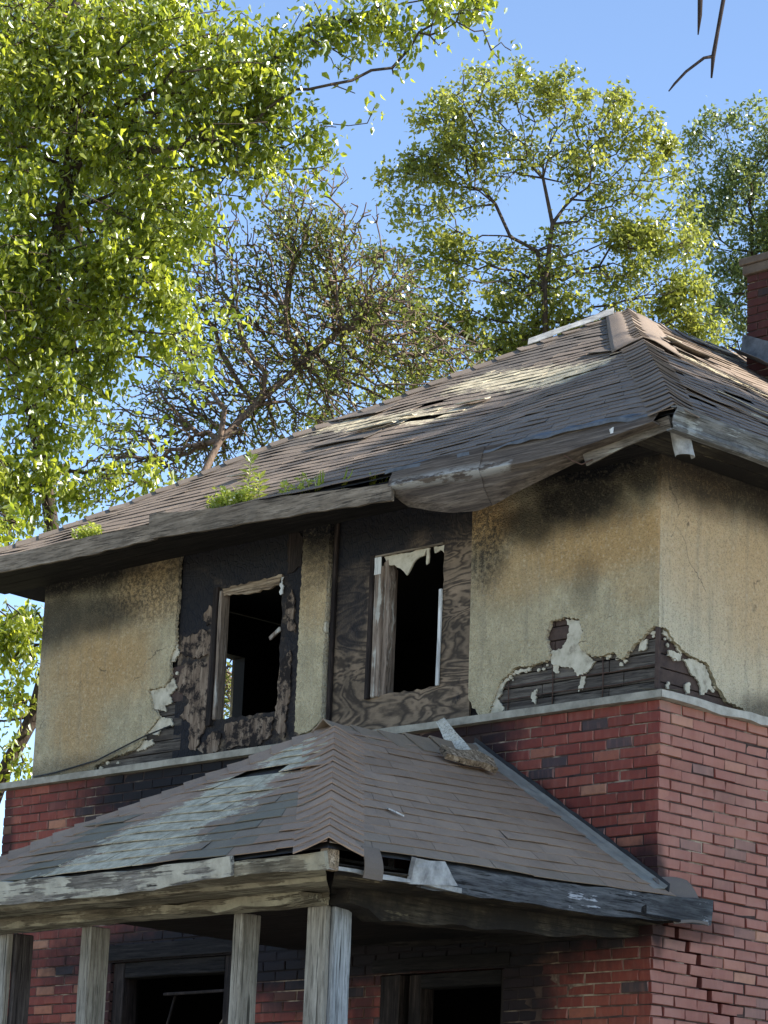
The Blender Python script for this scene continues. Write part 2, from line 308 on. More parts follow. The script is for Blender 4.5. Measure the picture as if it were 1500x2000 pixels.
MAT['cable'] = simple('cable', (0.015, 0.014, 0.013), (0.03, 0.028, 0.026), 20, 0.6)
MAT['wire'] = simple('rusty_wire', (0.05, 0.03, 0.022), (0.11, 0.06, 0.04), 30)
MAT['concrete'] = simple('concrete', (0.22, 0.21, 0.19), (0.36, 0.34, 0.31), 5)
MAT['pavement'] = simple('pale_concrete', (0.36, 0.34, 0.30), (0.50, 0.475, 0.43), 1.5)  # kept pale so the added streets throw sunlight back at the house
MAT['grass'] = simple('dry_lawn', (0.10, 0.095, 0.04), (0.27, 0.235, 0.13), 2.2, 0.95, 0.8)
MAT['cap'] = simple('chimney_cap', (0.065, 0.048, 0.036), (0.13, 0.10, 0.075), 9)

def bark_mat(name, c0, c1):
    m, g = new_mat(name); P = g.pos(); n = g.noise(g.scale(P, (6, 6, 1.5)), 4, 6, 0.7)
    g.out(g.ramp(n, [(0.3, c0), (0.7, c1)]), 0.95, g.bump(n, 0.7, 0.02), 0.1); return m
MAT['bark'] = bark_mat('bark', (0.030, 0.023, 0.018), (0.10, 0.078, 0.060))
MAT['bark_pale'] = bark_mat('pale_bark', (0.045, 0.034, 0.027), (0.17, 0.13, 0.10))
MAT['bark_mid'] = bark_mat('brown_bark', (0.060, 0.044, 0.034), (0.21, 0.155, 0.12))
MAT['bark_dark'] = bark_mat('dark_twig', (0.018, 0.014, 0.013), (0.04, 0.032, 0.03))

def leaf_mat(name, dark, light, trans, gloss=0.12, transmix=0.5):
    m, g = new_mat(name); rnd = g.attr('rnd')
    col = g.mix(rnd, dark, light)
    tcol = g.mix(rnd, trans[0], trans[1])
    di = g.n('ShaderNodeBsdfDiffuse'); g.put(di.inputs[0], col)
    tr = g.n('ShaderNodeBsdfTranslucent'); g.put(tr.inputs[0], tcol)
    gl = g.n('ShaderNodeBsdfGlossy'); g.put(gl.inputs[0], (0.9, 0.95, 0.9, 1)); gl.inputs['Roughness'].default_value = 0.38
    m1 = g.n('ShaderNodeMixShader'); m1.inputs[0].default_value = transmix
    g.nt.links.new(di.outputs[0], m1.inputs[1]); g.nt.links.new(tr.outputs[0], m1.inputs[2])
    fr = g.n('ShaderNodeFresnel'); fr.inputs[0].default_value = 1.4
    m2 = g.n('ShaderNodeMixShader'); g.put(m2.inputs[0], g.m('MULTIPLY', fr.outputs[0], gloss/0.12*0.8))
    g.nt.links.new(m1.outputs[0], m2.inputs[1]); g.nt.links.new(gl.outputs[0], m2.inputs[2])
    o = g.n('ShaderNodeOutputMaterial'); g.nt.links.new(m2.outputs[0], o.inputs[0]); return m
MAT['leaf_maple'] = leaf_mat('maple_leaf', (0.050, 0.080, 0.012), (0.22, 0.245, 0.03), ((0.22, 0.32, 0.02), (0.75, 0.78, 0.07)), 0.05, 0.55)
MAT['leaf_tangle'] = leaf_mat('small_leaf', (0.055, 0.080, 0.024), (0.14, 0.145, 0.05), ((0.20, 0.26, 0.04), (0.46, 0.46, 0.09)), 0.015, 0.45)
MAT['leaf_locust'] = leaf_mat('locust_leaf', (0.075, 0.10, 0.022), (0.18, 0.185, 0.045), ((0.26, 0.32, 0.04), (0.60, 0.60, 0.10)), 0.025, 0.5)
MAT['leaf_ash'] = leaf_mat('ash_leaf', (0.045, 0.075, 0.025), (0.10, 0.13, 0.045), ((0.18, 0.25, 0.05), (0.45, 0.50, 0.12)), 0.05, 0.5)
MAT['weed'] = leaf_mat('weed_leaf', (0.14, 0.19, 0.03), (0.30, 0.34, 0.06), ((0.45, 0.55, 0.06), (0.80, 0.82, 0.14)), 0.05, 0.5)

# ------------------------------------------------------------------ mesh helpers
def mesh_obj(name, verts, faces, mat, parent=None, smooth=False, attrs=None):
    me = bpy.data.meshes.new(name); me.from_pydata([tuple(v) for v in verts], [], [tuple(f) for f in faces])
    if attrs:
        for k, v in attrs.items():
            a = me.attributes.new(k, 'FLOAT', 'POINT'); a.data.foreach_set('value', list(v) if hasattr(v, '__len__') else [v]*len(verts))
    if smooth: me.polygons.foreach_set('use_smooth', [True]*len(me.polygons))
    me.materials.append(MAT[mat]); me.update()
    o = bpy.data.objects.new(name, me); COL.objects.link(o)
    if parent is not None: o.parent = parent
    return o

def empty(name, loc=(0, 0, 0)):
    o = bpy.data.objects.new(name, None); COL.objects.link(o); o.empty_display_size = 0.2
    return o

def tag(o, label, cat, group=None, kind=None):
    o['label'] = label; o['category'] = cat
    if group: o['group'] = group
    if kind: o['kind'] = kind
    return o

def structure(o, label=None):
    o['kind'] = 'structure'
    if label: o['label'] = label
    return o

class MB:
    def __init__(s): s.v = []; s.f = []
    def add(s, vs, fs):
        b = len(s.v); s.v += [tuple(v) for v in vs]; s.f += [tuple(i+b for i in f) for f in fs]
    def box(s, x0, x1, y0, y1, z0, z1):
        s.add([(x0, y0, z0), (x1, y0, z0), (x1, y1, z0), (x0, y1, z0), (x0, y0, z1), (x1, y0, z1), (x1, y1, z1), (x0, y1, z1)],
              [(0, 3, 2, 1), (4, 5, 6, 7), (0, 1, 5, 4), (1, 2, 6, 5), (2, 3, 7, 6), (3, 0, 4, 7)])
    def build(s, name, mat, parent=None, **k): return mesh_obj(name, s.v, s.f, mat, parent, **k)

def box(name, mat, parent, x0, x1, y0, y1, z0, z1, wob=0.0, seed=0):
    """box with subdivided, slightly uneven edges"""
    bm = bmesh.new(); bmesh.ops.create_cube(bm, size=1)
    for v in bm.verts: v.co = Vector(((x0+x1)/2+v.co.x*(x1-x0), (y0+y1)/2+v.co.y*(y1-y0), (z0+z1)/2+v.co.z*(z1-z0)))
    if wob > 0:
        L = max(x1-x0, y1-y0, z1-z0); ax = [x1-x0, y1-y0, z1-z0].index(L)
        ed = [e for e in bm.edges if abs((e.verts[0].co-e.verts[1].co)[ax]) > 0.5*L]
        bmesh.ops.subdivide_edges(bm, edges=ed, cuts=max(2, min(40, int(L/0.12))))
        for v in bm.verts:
            w = mnoise.noise_vector(v.co*2.3+Vector((seed*3.1, seed, 0))); w2 = mnoise.noise_vector(v.co*9.0+Vector((seed, 0, seed)))
            v.co += (w*wob+w2*wob*0.4)
    bmesh.ops.bevel(bm, geom=[e for e in bm.edges if e.calc_face_angle(0) > 0.8], offset=min(0.006, 0.15*min(x1-x0, y1-y0, z1-z0)), segments=1, affect='EDGES')
    me = bpy.data.meshes.new(name); bm.to_mesh(me); bm.free(); me.materials.append(MAT[mat])
    o = bpy.data.objects.new(name, me); COL.objects.link(o)
    if parent is not None: o.parent = parent
    return o

def ragged(poly, step=0.05, amp=0.012, seed=1, keep=()):
    """subdivide a closed outline and roughen it; keep = indices of edges left straight"""
    out = []; rg = random.Random(seed); n = len(poly)
    for i in range(n):
        a, b = Vector(poly[i]), Vector(poly[(i+1) % n]); out.append(tuple(a)); L = (b-a).length
        if i in keep: continue
        k = max(1, int(L/step)); nrm = Vector((-(b-a).y, (b-a).x))/max(L, 1e-6)
        for j in range(1, k):
            p = a.lerp(b, j/k)+nrm*rg.uniform(-amp, amp)+(b-a)/max(L, 1e-6)*rg.uniform(-.3, .3)*step*.6; out.append((p.x, p.y))
    return out

def slab(name, mat, parent, outer, holes, mapf, thick, **k):
    """flat ragged piece with holes: outline in (a,b) wall coordinates, mapf(a,b,depth) gives the 3-D point"""
    loops = [outer]+list(holes)
    tris = tessellate_polygon([[Vector((p[0], p[1], 0)) for p in l] for l in loops])
    pts = [p for l in loops for p in l]; n = len(pts)
    V = [mapf(a, b, 0) for a, b in pts]+[mapf(a, b, thick) for a, b in pts]
    F = []
    for t in tris: F.append(tuple(t)); F.append((t[2]+n, t[1]+n, t[0]+n))
    o0 = 0
    for l in loops:
        m = len(l)
        for i in range(m): a, b = o0+i, o0+(i+1) % m; F.append((a, b, b+n, a+n))
        o0 += m
    o = mesh_obj(name, V, F, mat, parent, **k)
    bm = bmesh.new(); bm.from_mesh(o.data); bmesh.ops.recalc_face_normals(bm, faces=bm.faces); bm.to_mesh(o.data); bm.free()
    return o

def loft(name, mat, parent, rows, smooth=True, attrs=None, thick=0.0):
    """grid surface through rows of points; thick > 0 adds a back face along the normals"""
    nr, nc = len(rows), len(rows[0]); V = [Vector(p) for r in rows for p in r]; F = []
    for i in range(nr-1):
        for j in range(nc-1): F.append((i*nc+j, i*nc+j+1, (i+1)*nc+j+1, (i+1)*nc+j))
    if thick:
        N = [Vector() for _ in V]
        for f in F:
            nn = (V[f[1]]-V[f[0]]).cross(V[f[3]]-V[f[0]])
            for i in f: N[i] += nn
        b = len(V); V += [v-(n.normalized() if n.length else n)*thick for v, n in zip(V[:b], N)]
        F += [tuple(reversed([i+b for i in f])) for f in F]
        edge = [j for j in range(nc)]+[i*nc+nc-1 for i in range(1, nr)]+[(nr-1)*nc+j for j in range(nc-2, -1, -1)]+[i*nc for i in range(nr-2, 0, -1)]
        for a, c in zip(edge, edge[1:]+edge[:1]): F.append((c, a, a+b, c+b))
        if attrs: attrs = {k: list(v)*2 for k, v in attrs.items()}
    return mesh_obj(name, V, F, mat, parent, smooth=smooth and not thick, attrs=attrs)

def tube_pts(path, radii, sides=6):
    V, F = [], []; pts = [Vector(p) for p in path]
    for i, p in enumerate(pts):
        t = (pts[min(i+1, len(pts)-1)]-pts[max(i-1, 0)]).normalized()
        a = t.orthogonal().normalized() if i == 0 else (prev-t*prev.dot(t)).normalized()
        prev = a; b = t.cross(a)
        for k in range(sides):
            w = 2*math.pi*k/sides; V.append(p+(a*math.cos(w)+b*math.sin(w))*radii[i])
    for i in range(len(pts)-1):
        for k in range(sides): F.append((i*sides+k, i*sides+(k+1) % sides, (i+1)*sides+(k+1) % sides, (i+1)*sides+k))
    F.append(tuple(range(sides-1, -1, -1))); F.append(tuple((len(pts)-1)*sides+k for k in range(sides)))
    return V, F

def tube(name, mat, parent, path, radii, sides=6):
    if not hasattr(radii, '__len__'): radii = [radii]*len(path)
    V, F = tube_pts(path, radii, sides); return mesh_obj(name, V, F, mat, parent, smooth=True)

def board(name, mat, parent, tops, bots, thick, seed=0, wob=0.004, attrs=None):
    """board along a bent path: top and bottom polylines and a thickness towards the wall"""
    def dens(l):
        out = []
        for a, b in zip(l[:-1], l[1:]):
            a, b = Vector(a), Vector(b); k = max(1, int((b-a).length/0.10))
            out += [a.lerp(b, i/k) for i in range(k)]
        return out+[Vector(l[-1])]
    T = dens(tops); n = len(T)
    Bq = dens(bots); B = []
    for i in range(n):
        f = i/(n-1)*(len(Bq)-1); j = min(int(f), len(Bq)-2); B.append(Bq[j].lerp(Bq[j+1], f-j))
    rows = []
    for k in range(4):
        row = []
        for i in range(n):
            p = T[i].lerp(B[i], k/3); w = mnoise.noise_vector(p*6+Vector((seed, seed*2, 0)))*wob
            if k in (0, 3): w *= 2.2
            row.append(p+w)
        rows.append(row)
    return loft(name, mat, parent, rows, thick=thick)

# ================================================================== SETTING
def ground():
    n = 60; V = []; F = []
    for i in range(n+1):
        for j in range(n+1):
            a, b = (i/n*2-1), (j/n*2-1)
            x, y = math.copysign(abs(a)**2.2, a)*900, math.copysign(abs(b)**2.2, b)*900
            V.append((x-2, y, 0.06*mnoise.noise(Vector((x*.15, y*.15, 0))) if abs(x) < 60 and abs(y) < 60 else 0))
    for i in range(n):
        for j in range(n): F.append((i*(n+1)+j, (i+1)*(n+1)+j, (i+1)*(n+1)+j+1, i*(n+1)+j+1))
    return structure(mesh_obj('ground', V, F, 'grass', smooth=True), 'mown grass yard around the house')
ground()
_mb = MB(); _mb.box(-2.4, -1.0, -7.6, -3.66, -.1, .085); structure(_mb.build('path', 'concrete'), 'concrete path leading to the porch steps')
_mb = MB(); _mb.box(-300, 300, -22, -8.9, -.2, .075); structure(_mb.build('street', 'pavement'), 'unseen pale concrete street added in front of the house to bounce sunlight')  # both streets are added out of view to bounce sun onto the walls
_mb = MB(); _mb.box(7.2, 18, -8.9, 300, -.2, .075); structure(_mb.build('street', 'pavement'), 'unseen pale concrete side street added beside the house to bounce sunlight')
_mb = MB(); _mb.box(-300, 5.4, -8.9, -7.6, -.2, .19); _mb.box(5.4, 7.2, -8.9, 300, -.2, .186); structure(_mb.build('pavement', 'pavement'), 'raised concrete pavement along both streets')

# ================================================================== HOUSE
LZ = 5.10                      # underside of the ledge
IN = 0.136                     # the stuccoed storey stands back from the brick faces
HX0, HY1 = -6.39, 11.6
house = tag(empty('house'), 'burnt two-storey red brick and stucco house with boarded windows', 'house')

# ---- brick walls -----------------------------------------------------------
CH, BL, BD, JT = 0.068, 0.213, 0.10, 0.0085
def unit_brick(seed):
    rg = random.Random(seed); V = []; c = 0.045
    for (x, z) in ((0, 0), (1, 0), (1, 1), (0, 1)): V.append((x, 1, z))
    for (x, z) in ((0, 0), (1, 0), (1, 1), (0, 1)): V.append((x, .07, z))
    for (x, z) in ((c*.5, c*1.6), (1-c*.5, c*1.6), (1-c*.5, 1-c*1.6), (c*.5, 1-c*1.6)):
        V.append((x+rg.uniform(-.012, .012), rg.uniform(-.03, .05), z+rg.uniform(-.05, .05)))
    if seed % 3 == 2:                 # a chipped arris
        i_ = 8+rg.randrange(4); V[i_] = (V[i_][0]*.95+.025, .06, V[i_][2]*.88+.06)
    F = [(4, 5, 9, 8), (5, 6, 10, 9), (6, 7, 11, 10), (7, 4, 8, 11), (8, 9, 10, 11)]
    F += [(0, 1, 5, 4), (1, 2, 6, 5), (2, 3, 7, 6), (3, 0, 4, 7)]
    return V, F
UB = [unit_brick(s) for s in range(9)]
UBM = []
for _i, (_v, _f) in enumerate(UB):
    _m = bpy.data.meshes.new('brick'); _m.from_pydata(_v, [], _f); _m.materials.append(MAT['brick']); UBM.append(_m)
_ubm_bm = None
rgb = random.Random(5)
def crack_y(z):               # stepped crack on the side wall: y of the crack at height z
    return 0.13+(3.79-z)*1.05 if z < 3.79 else -1
def brick_face(parent, length, z_top, z_bot, to_world, rotz, phase, openings, is_single, shift=None, rem=None):
    """courses from z_top down; to_world(u, out, z). Returns bricks of the remainder as one mesh list."""
    nc = int((z_top-z_bot)/CH); singles = 0
    for c in range(nc):
        z1 = z_top-c*CH-JT*.5; z0 = z_top-(c+1)*CH+JT*.5
        u = 0.0; first = True
        while u < length-0.02:
            L = BL*.5 if (first and (c+phase) % 2) else BL
            L *= 1.0 if first else rgb.uniform(.985, 1.015)
            first = False
            u1 = min(u+L, length); zc = (z0+z1)/2
            segs = [(u+JT*.5 if u > 0 else 0.0, u1-JT*.5)]
            for (a, b, oz0, oz1) in openings:
                if oz0 < zc < oz1:
                    ns = []
                    for s0, s1 in segs:
                        if s1 <= a or s0 >= b: ns.append((s0, s1)); continue
                        if s0 < a: ns.append((s0, a))
                        if s1 > b: ns.append((b, s1))
                    segs = ns
            for s0, s1 in segs:
                if s1-s0 < .02: continue
                out = rgb.uniform(-.006, .004); sh = shift((s0+s1)/2, zc) if shift else (0, 0, 0)
                tilt = rgb.uniform(-.007, .007)
                k = rgb.randrange(9)
                if is_single((s0+s1)/2, zc):
                    o = bpy.data.objects.new('brick', UBM[k]); COL.objects.link(o); o.parent = parent
                    p = to_world(s0, out, z0); o.location = (p[0]+sh[0], p[1]+sh[1], p[2]+sh[2])
                    o.scale = (s1-s0, BD, z1-z0); o.rotation_euler = (0, tilt*1.5, rotz+tilt); singles += 1
                else:
                    V, F = UB[k]; cr, sr = math.cos(rotz), math.sin(rotz); p = to_world(s0, out, z0)
                    rem.add([(p[0]+sh[0]+vx*(s1-s0)*cr-vy*BD*sr, p[1]+sh[1]+vx*(s1-s0)*sr+vy*BD*cr, p[2]+sh[2]+vz*(z1-z0)) for vx, vy, vz in V], F)
            u = u1
    return singles

WIN_L = (-5.02, -3.74, 1.6, 3.74); DOOR = (-2.30, -1.215, .62, 3.53)
def front_shift(u, z):
    return (-.012, -.055*max(0, min(1, (1.25+(-u))/.6)) if z < 3.77 else 0, 0) if False else None
wall_f = MB(); wall_s = MB()
# front wall: u runs from the left end (x = HX0) to the corner
FL = -HX0
def bulge(x, z):              # the lower corner has been pushed outwards below the crack
    return -0.045*max(0.0, min(1.0, (x+1.25)/0.5)) if z < 3.785 else 0.0
front = empty('brick_wall'); front.parent = house
def mortar_front():
    mb = MB(); nc = int(LZ/CH)+1
    for c in range(nc):
        z1, z0 = LZ-c*CH, max(-.05, LZ-(c+1)*CH); zc = (z0+z1)/2
        xs = [HX0, -1.25, -0.75, -.006]; segs = []
        for a, b in zip(xs[:-1], xs[1:]): segs.append((a, b))
        for (oa, ob, oz0, oz1) in (WIN_L, DOOR):
            if oz0 < zc < oz1:
                ns = []
                for a, b in segs:
                    if b <= oa or a >= ob: ns.append((a, b)); continue
                    if a < oa: ns.append((a, oa))
                    if b > ob: ns.append((ob, b))
                segs = ns
        for a, b in segs:
            ya, yb = .009+bulge(a, zc), .009+bulge(b, zc)
            mb.add([(a, ya, z0), (b, yb, z0), (b, yb, z1), (a, ya, z1)], [(0, 1, 2, 3)])
    return mb
bpy.data.objects.remove(front)
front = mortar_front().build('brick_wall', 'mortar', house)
side_m = MB()
SIDE_N = int(LZ/CH)+1
for c in range(SIDE_N):
    z1, z0 = LZ-c*CH, max(-.05, LZ-(c+1)*CH); zc = (z0+z1)/2
    if zc < 3.785 and zc > 2.2:
        yc = crack_y(zc)
        side_m.add([(-.009, .02-.045, z0), (-.009, yc-.16, z0), (-.009, yc-.16, z1), (-.009, .02-.045, z1)], [(0, 1, 2, 3)])
        side_m.add([(-.009, yc+.14, z0), (-.009, HY1, z0), (-.009, HY1, z1), (-.009, yc+.14, z1)], [(0, 1, 2, 3)])
    else:
        side_m.add([(-.009, .006, z0), (-.009, HY1, z0), (-.009, HY1, z1), (-.009, .006, z1)], [(0, 1, 2, 3)])
side = side_m.build('brick_wall', 'mortar', house)
rem_f, rem_s = MB(), MB()
def roof_line(x): return 3.98-0.66*x          # where the porch roof meets the front wall
sf = lambda u, z: (HX0+u > -1.62 and z > roof_line(HX0+u)-.12) or (HX0+u > -1.25 and 2.98 < z < 3.80)
brick_face(front, FL, LZ, 0.0, lambda u, o, z: (HX0+u, o, z), 0.0, 1, [(a-HX0, b-HX0, c, d) for a, b, c, d in (WIN_L, DOOR)], sf,
           lambda u, z: (0, bulge(HX0+u, z), 0), rem_f)
ss = lambda u, z: u < 1.16 and z > 2.86
def side_shift(u, z):
    if z >= 3.785: return (0, 0, 0)
    n_ = mnoise.noise(Vector((z*17, u*9, 3)))
    if u < crack_y(z)+.12*mnoise.noise(Vector((z*17, 0, 0))): return (0.004+.008*n_, -0.042+.012*n_, -.003)
    return (.004*n_, .010*n_, 0) if u < crack_y(z)+.3 else (0, 0, 0)
brick_face(side, HY1, LZ, 0.0, lambda u, o, z: (-o, u, z), math.pi/2, 0, [], ss, side_shift, rem_s)
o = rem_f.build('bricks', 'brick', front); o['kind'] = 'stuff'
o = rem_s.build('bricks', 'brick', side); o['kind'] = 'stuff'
# left and back walls, plain brickwork never facing the street
mb = MB(); mb.box(HX0, HX0+.3, .11, HY1, 0, LZ); mb.box(HX0+.3, -.3, HY1-.3, HY1, 0, LZ)
mb.build('brick_wall', 'brick', house)
# inner leaf that closes the front and side walls
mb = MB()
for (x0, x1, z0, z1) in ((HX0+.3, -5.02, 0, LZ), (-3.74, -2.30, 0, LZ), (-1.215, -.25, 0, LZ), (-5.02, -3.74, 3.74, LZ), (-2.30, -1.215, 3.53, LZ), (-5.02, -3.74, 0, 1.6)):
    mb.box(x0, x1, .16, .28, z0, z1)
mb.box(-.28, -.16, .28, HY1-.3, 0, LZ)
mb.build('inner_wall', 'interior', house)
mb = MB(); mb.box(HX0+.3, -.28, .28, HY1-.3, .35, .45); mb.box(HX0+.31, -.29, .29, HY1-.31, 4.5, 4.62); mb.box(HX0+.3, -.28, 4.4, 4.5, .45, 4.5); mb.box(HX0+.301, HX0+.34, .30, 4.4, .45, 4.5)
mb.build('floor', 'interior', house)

# ---- ledge -----------------------------------------------------------------
def ledge():
    n = 60
    rows = []
    prof = [(.02, 0.0), (-.046, .003), (-.046, .050), (-.030, .054), (IN+.02, .075)]
    for (dy, dz) in prof:
        rows.append([(HX0-.06+(6.39+.06+.046)*i/n, dy+.004*mnoise.noise(Vector((i*.4, dy*30, 1))), LZ+dz+.003*mnoise.noise(Vector((i*.3, dz*20, 3)))) for i in range(n+1)])
    loft('ledge', 'ledge', house, rows, smooth=False)
    rows = []
    for (dx, dz) in [(-.02, 0.0), (.048, .003), (.048, .050), (.034, .054), (-IN-.02, .077)]:
        row = []
        for i in range(81):
            y = -.044+(HY1+.06)*(i/80)**1.3
            ding = -.03*math.exp(-((y-.55)/.16)**2)-.022*math.exp(-((y-.95)/.08)**2)
            row.append((dx+.006*mnoise.noise(Vector((y*4, dx*30, 1)))+ding*.4*(dx > 0), y, LZ+dz+.006*mnoise.noise(Vector((y*5, dz*20, 3)))+(ding*.5 if dz < .05 else ding*.15)))
        rows.append(list(reversed(row)))
    loft('ledge', 'ledge_y', house, rows, smooth=False)
ledge()

# ---- upper storey: sheathing, exposed boards, stucco --------------------------
Z0, Z1 = LZ+.06, 6.82
HOLE_L = (-4.25, -3.60, 5.44, 6.39); HOLE_R = (-2.64, -2.03, 5.44, 6.41)
mb = MB()
for (x0, x1, z0, z1) in ((HX0+IN, -4.25, Z0, Z1), (-3.60, -2.64, Z0, Z1), (-2.03, -IN-.04, Z0, Z1), (-4.25, -3.60, Z0, 5.44), (-4.25, -3.60, 6.39, Z1), (-2.64, -2.03, Z0, 5.44), (-2.64, -2.03, 6.41, Z1)):
    mb.box(x0, x1, .190, .245, z0, z1)
mb.build('sheathing', 'char', house)
mb = MB(); mb.box(-.30, -.192, .30, HY1-.4, Z0, Z1); mb.build('sheathing', 'char_y', house)
# left side wall with the empty window one looks through
mb = MB(); X = HX0+IN
mb.box(X, X+.12, .30, 1.35, Z0, Z1); mb.box(X, X+.12, 2.13, HY1-.4, Z0, Z1); mb.box(X, X+.12, 1.35, 2.13, Z0, 5.5); mb.box(X, X+.12, 1.35, 2.13, 6.48, Z1)
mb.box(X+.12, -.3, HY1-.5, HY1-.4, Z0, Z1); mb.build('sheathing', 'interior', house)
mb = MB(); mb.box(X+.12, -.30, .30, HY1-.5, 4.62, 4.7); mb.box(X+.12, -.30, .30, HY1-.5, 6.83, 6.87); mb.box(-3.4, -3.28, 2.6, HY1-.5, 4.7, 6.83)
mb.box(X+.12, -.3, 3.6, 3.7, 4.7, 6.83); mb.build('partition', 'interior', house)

fm = lambda y: (lambda a, b, t: (a, y+t, b))          # front faces: (x, z)
sm = lambda x: (lambda a, b, t: (x-t, a, b))          # side faces: (y, z)
ST = Z0+.012
right_panel = [(-1.755, 6.80), (-1.745, 6.2), (-1.738, 5.6), (-1.735, 5.33), (-1.70, 5.27), (-1.62, ST), (-1.56, ST), (-1.51, 5.29), (-1.455, 5.395), (-1.33, 5.475), (-1.16, 5.475), (-1.045, 5.49),
               (-1.04, 5.56), (-1.075, 5.65), (-1.03, 5.745), (-.90, 5.752), (-.79, 5.725), (-.755, 5.63), (-.80, 5.565), (-.72, 5.485), (-.62, 5.462), (-.51, 5.478), (-.43, 5.42), (-.33, 5.51), (-.24, 5.56), (-.175, 5.605), (-IN, 5.592), (-IN, 6.80)]
slab('stucco_panel', 'stucco', house, ragged(right_panel, .014, .009, 3, keep=(0, 1, 2, 26, 27)), [], fm(IN), .030)
left_panel = [(HX0+IN, 6.80), (HX0+IN, ST), (-5.56, ST), (-5.50, 5.235), (-5.34, 5.265), (-5.04, 5.315), (-4.95, 5.42), (-4.82, 5.52), (-4.90, 5.60), (-4.955, 5.735), (-4.78, 5.745), (-4.72, 5.80), (-4.735, 5.95), (-4.685, 6.05), (-4.70, 6.2), (-4.685, 6.42), (-4.70, 6.55), (-4.685, 6.80)]
slab('stucco_panel', 'stucco', house, ragged(left_panel, .014, .009, 4, keep=(0, 1, 17)), [], fm(IN), .030)
mull = [(-3.352, 6.80), (-3.356, 6.1), (-3.350, 5.26), (-3.30, 5.235), (-3.20, 5.25), (-3.12, 5.30), (-3.092, 5.33), (-3.098, 5.85), (-3.085, 5.90), (-3.12, 5.95), (-3.098, 6.05), (-3.09, 6.5), (-3.085, 6.80)]
slab('stucco_panel', 'stucco', house, ragged(mull, .016, .006, 5, keep=(12,)), [], fm(.112), .060)
side_panel = [(.168, 6.80), (HY1-.4, 6.80), (HY1-.4, ST), (1.32, ST), (1.10, 5.185), (.95, 5.225), (.83, 5.235), (.745, 5.30), (.69, 5.365), (.62, 5.445), (.50, 5.462), (.36, 5.49), (.30, 5.525), (.22, 5.59), (.168, 5.60)]
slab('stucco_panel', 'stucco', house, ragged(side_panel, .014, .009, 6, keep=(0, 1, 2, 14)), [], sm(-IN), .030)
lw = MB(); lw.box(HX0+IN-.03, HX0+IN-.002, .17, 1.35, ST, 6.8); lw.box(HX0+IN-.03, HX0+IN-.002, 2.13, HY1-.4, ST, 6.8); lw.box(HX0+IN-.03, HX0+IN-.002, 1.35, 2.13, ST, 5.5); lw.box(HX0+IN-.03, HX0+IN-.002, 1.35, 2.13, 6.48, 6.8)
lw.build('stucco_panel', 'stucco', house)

# scraps of base coat left where the finish fell off, and the boards behind
def scrap(poly, mapf, seed, th=.012, mat='basecoat'):
    slab('base_coat', mat, house, ragged(poly, .011, .0075, seed), [], mapf, th)
bc = fm(IN+.016)
scrap([(-1.58, ST), (-1.525, 5.28), (-1.47, 5.38), (-1.33, 5.462), (-1.20, 5.466), (-1.21, 5.445), (-1.36, 5.435), (-1.44, 5.37), (-1.45, 5.32), (-1.49, 5.30), (-1.46, 5.26), (-1.43, 5.22), (-1.46, ST)], bc, 11)
scrap([(-.92, 5.745), (-.80, 5.725), (-.765, 5.63), (-.80, 5.565), (-.72, 5.485), (-.66, 5.44), (-.72, 5.38), (-.80, 5.36), (-.85, 5.42), (-.95, 5.44), (-1.03, 5.47), (-1.03, 5.55), (-.95, 5.555), (-.90, 5.62), (-.885, 5.69)], bc, 12)
scrap([(-.78, 5.36), (-.74, 5.35), (-.76, 5.28), (-.80, 5.26)], fm(IN+.0205), 13, .007)
scrap([(-1.19, 5.30), (-1.15, 5.32), (-1.16, 5.22), (-1.19, 5.24)], bc, 14)
scrap([(-.30, 5.50), (-.24, 5.53), (-.25, 5.47), (-.31, 5.46)], bc, 15); scrap([(-.20, 5.565), (-.16, 5.58), (-.165, 5.55)], bc, 16)
scrap([(-1.03, 5.50), (-.98, 5.50), (-.97, 5.40), (-1.02, 5.42)], fm(IN+.0215), 17, .006)
scrap([(-4.955, 5.735), (-4.78, 5.745), (-4.70, 5.80), (-4.66, 5.72), (-4.74, 5.68), (-4.70, 5.62), (-4.78, 5.60), (-4.76, 5.56), (-4.90, 5.60)], bc, 18)
scrap([(-4.95, 5.42), (-4.82, 5.52), (-4.70, 5.50), (-4.68, 5.45), (-4.80, 5.44), (-4.84, 5.39)], bc, 19)
scrap([(-5.10, 5.31), (-5.03, 5.36), (-4.90, 5.37), (-4.88, 5.33), (-5.0, 5.30)], bc, 20)
scrap([(-4.74, 6.06), (-4.68, 6.05), (-4.67, 5.96), (-4.73, 5.93)], bc, 21)
scrap([(-3.155, 5.98), (-3.10, 6.01), (-3.095, 5.88), (-3.14, 5.87), (-3.165, 5.92)], fm(.122), 22, .03)
bs = sm(-IN-.016)
scrap([(.40, 5.44), (.52, 5.455), (.62, 5.43), (.68, 5.34), (.64, 5.27), (.58, 5.24), (.56, 5.32), (.48, 5.36), (.44, 5.40)], bs, 31)
scrap([(.20, 5.59), (.30, 5.56), (.28, 5.53), (.19, 5.56)], bs, 32); scrap([(.26, 5.47), (.38, 5.46), (.37, 5.42), (.24, 5.43)], bs, 33)
scrap([(.42, 5.28), (.47, 5.30), (.47, 5.24), (.44, 5.22)], bs, 34); scrap([(.33, 5.54), (.37, 5.53), (.36, 5.50), (.32, 5.51)], bs, 35); scrap([(.24, 5.25), (.27, 5.27), (.27, 5.21), (.25, 5.21)], bs, 36)
_rs = random.Random(44)
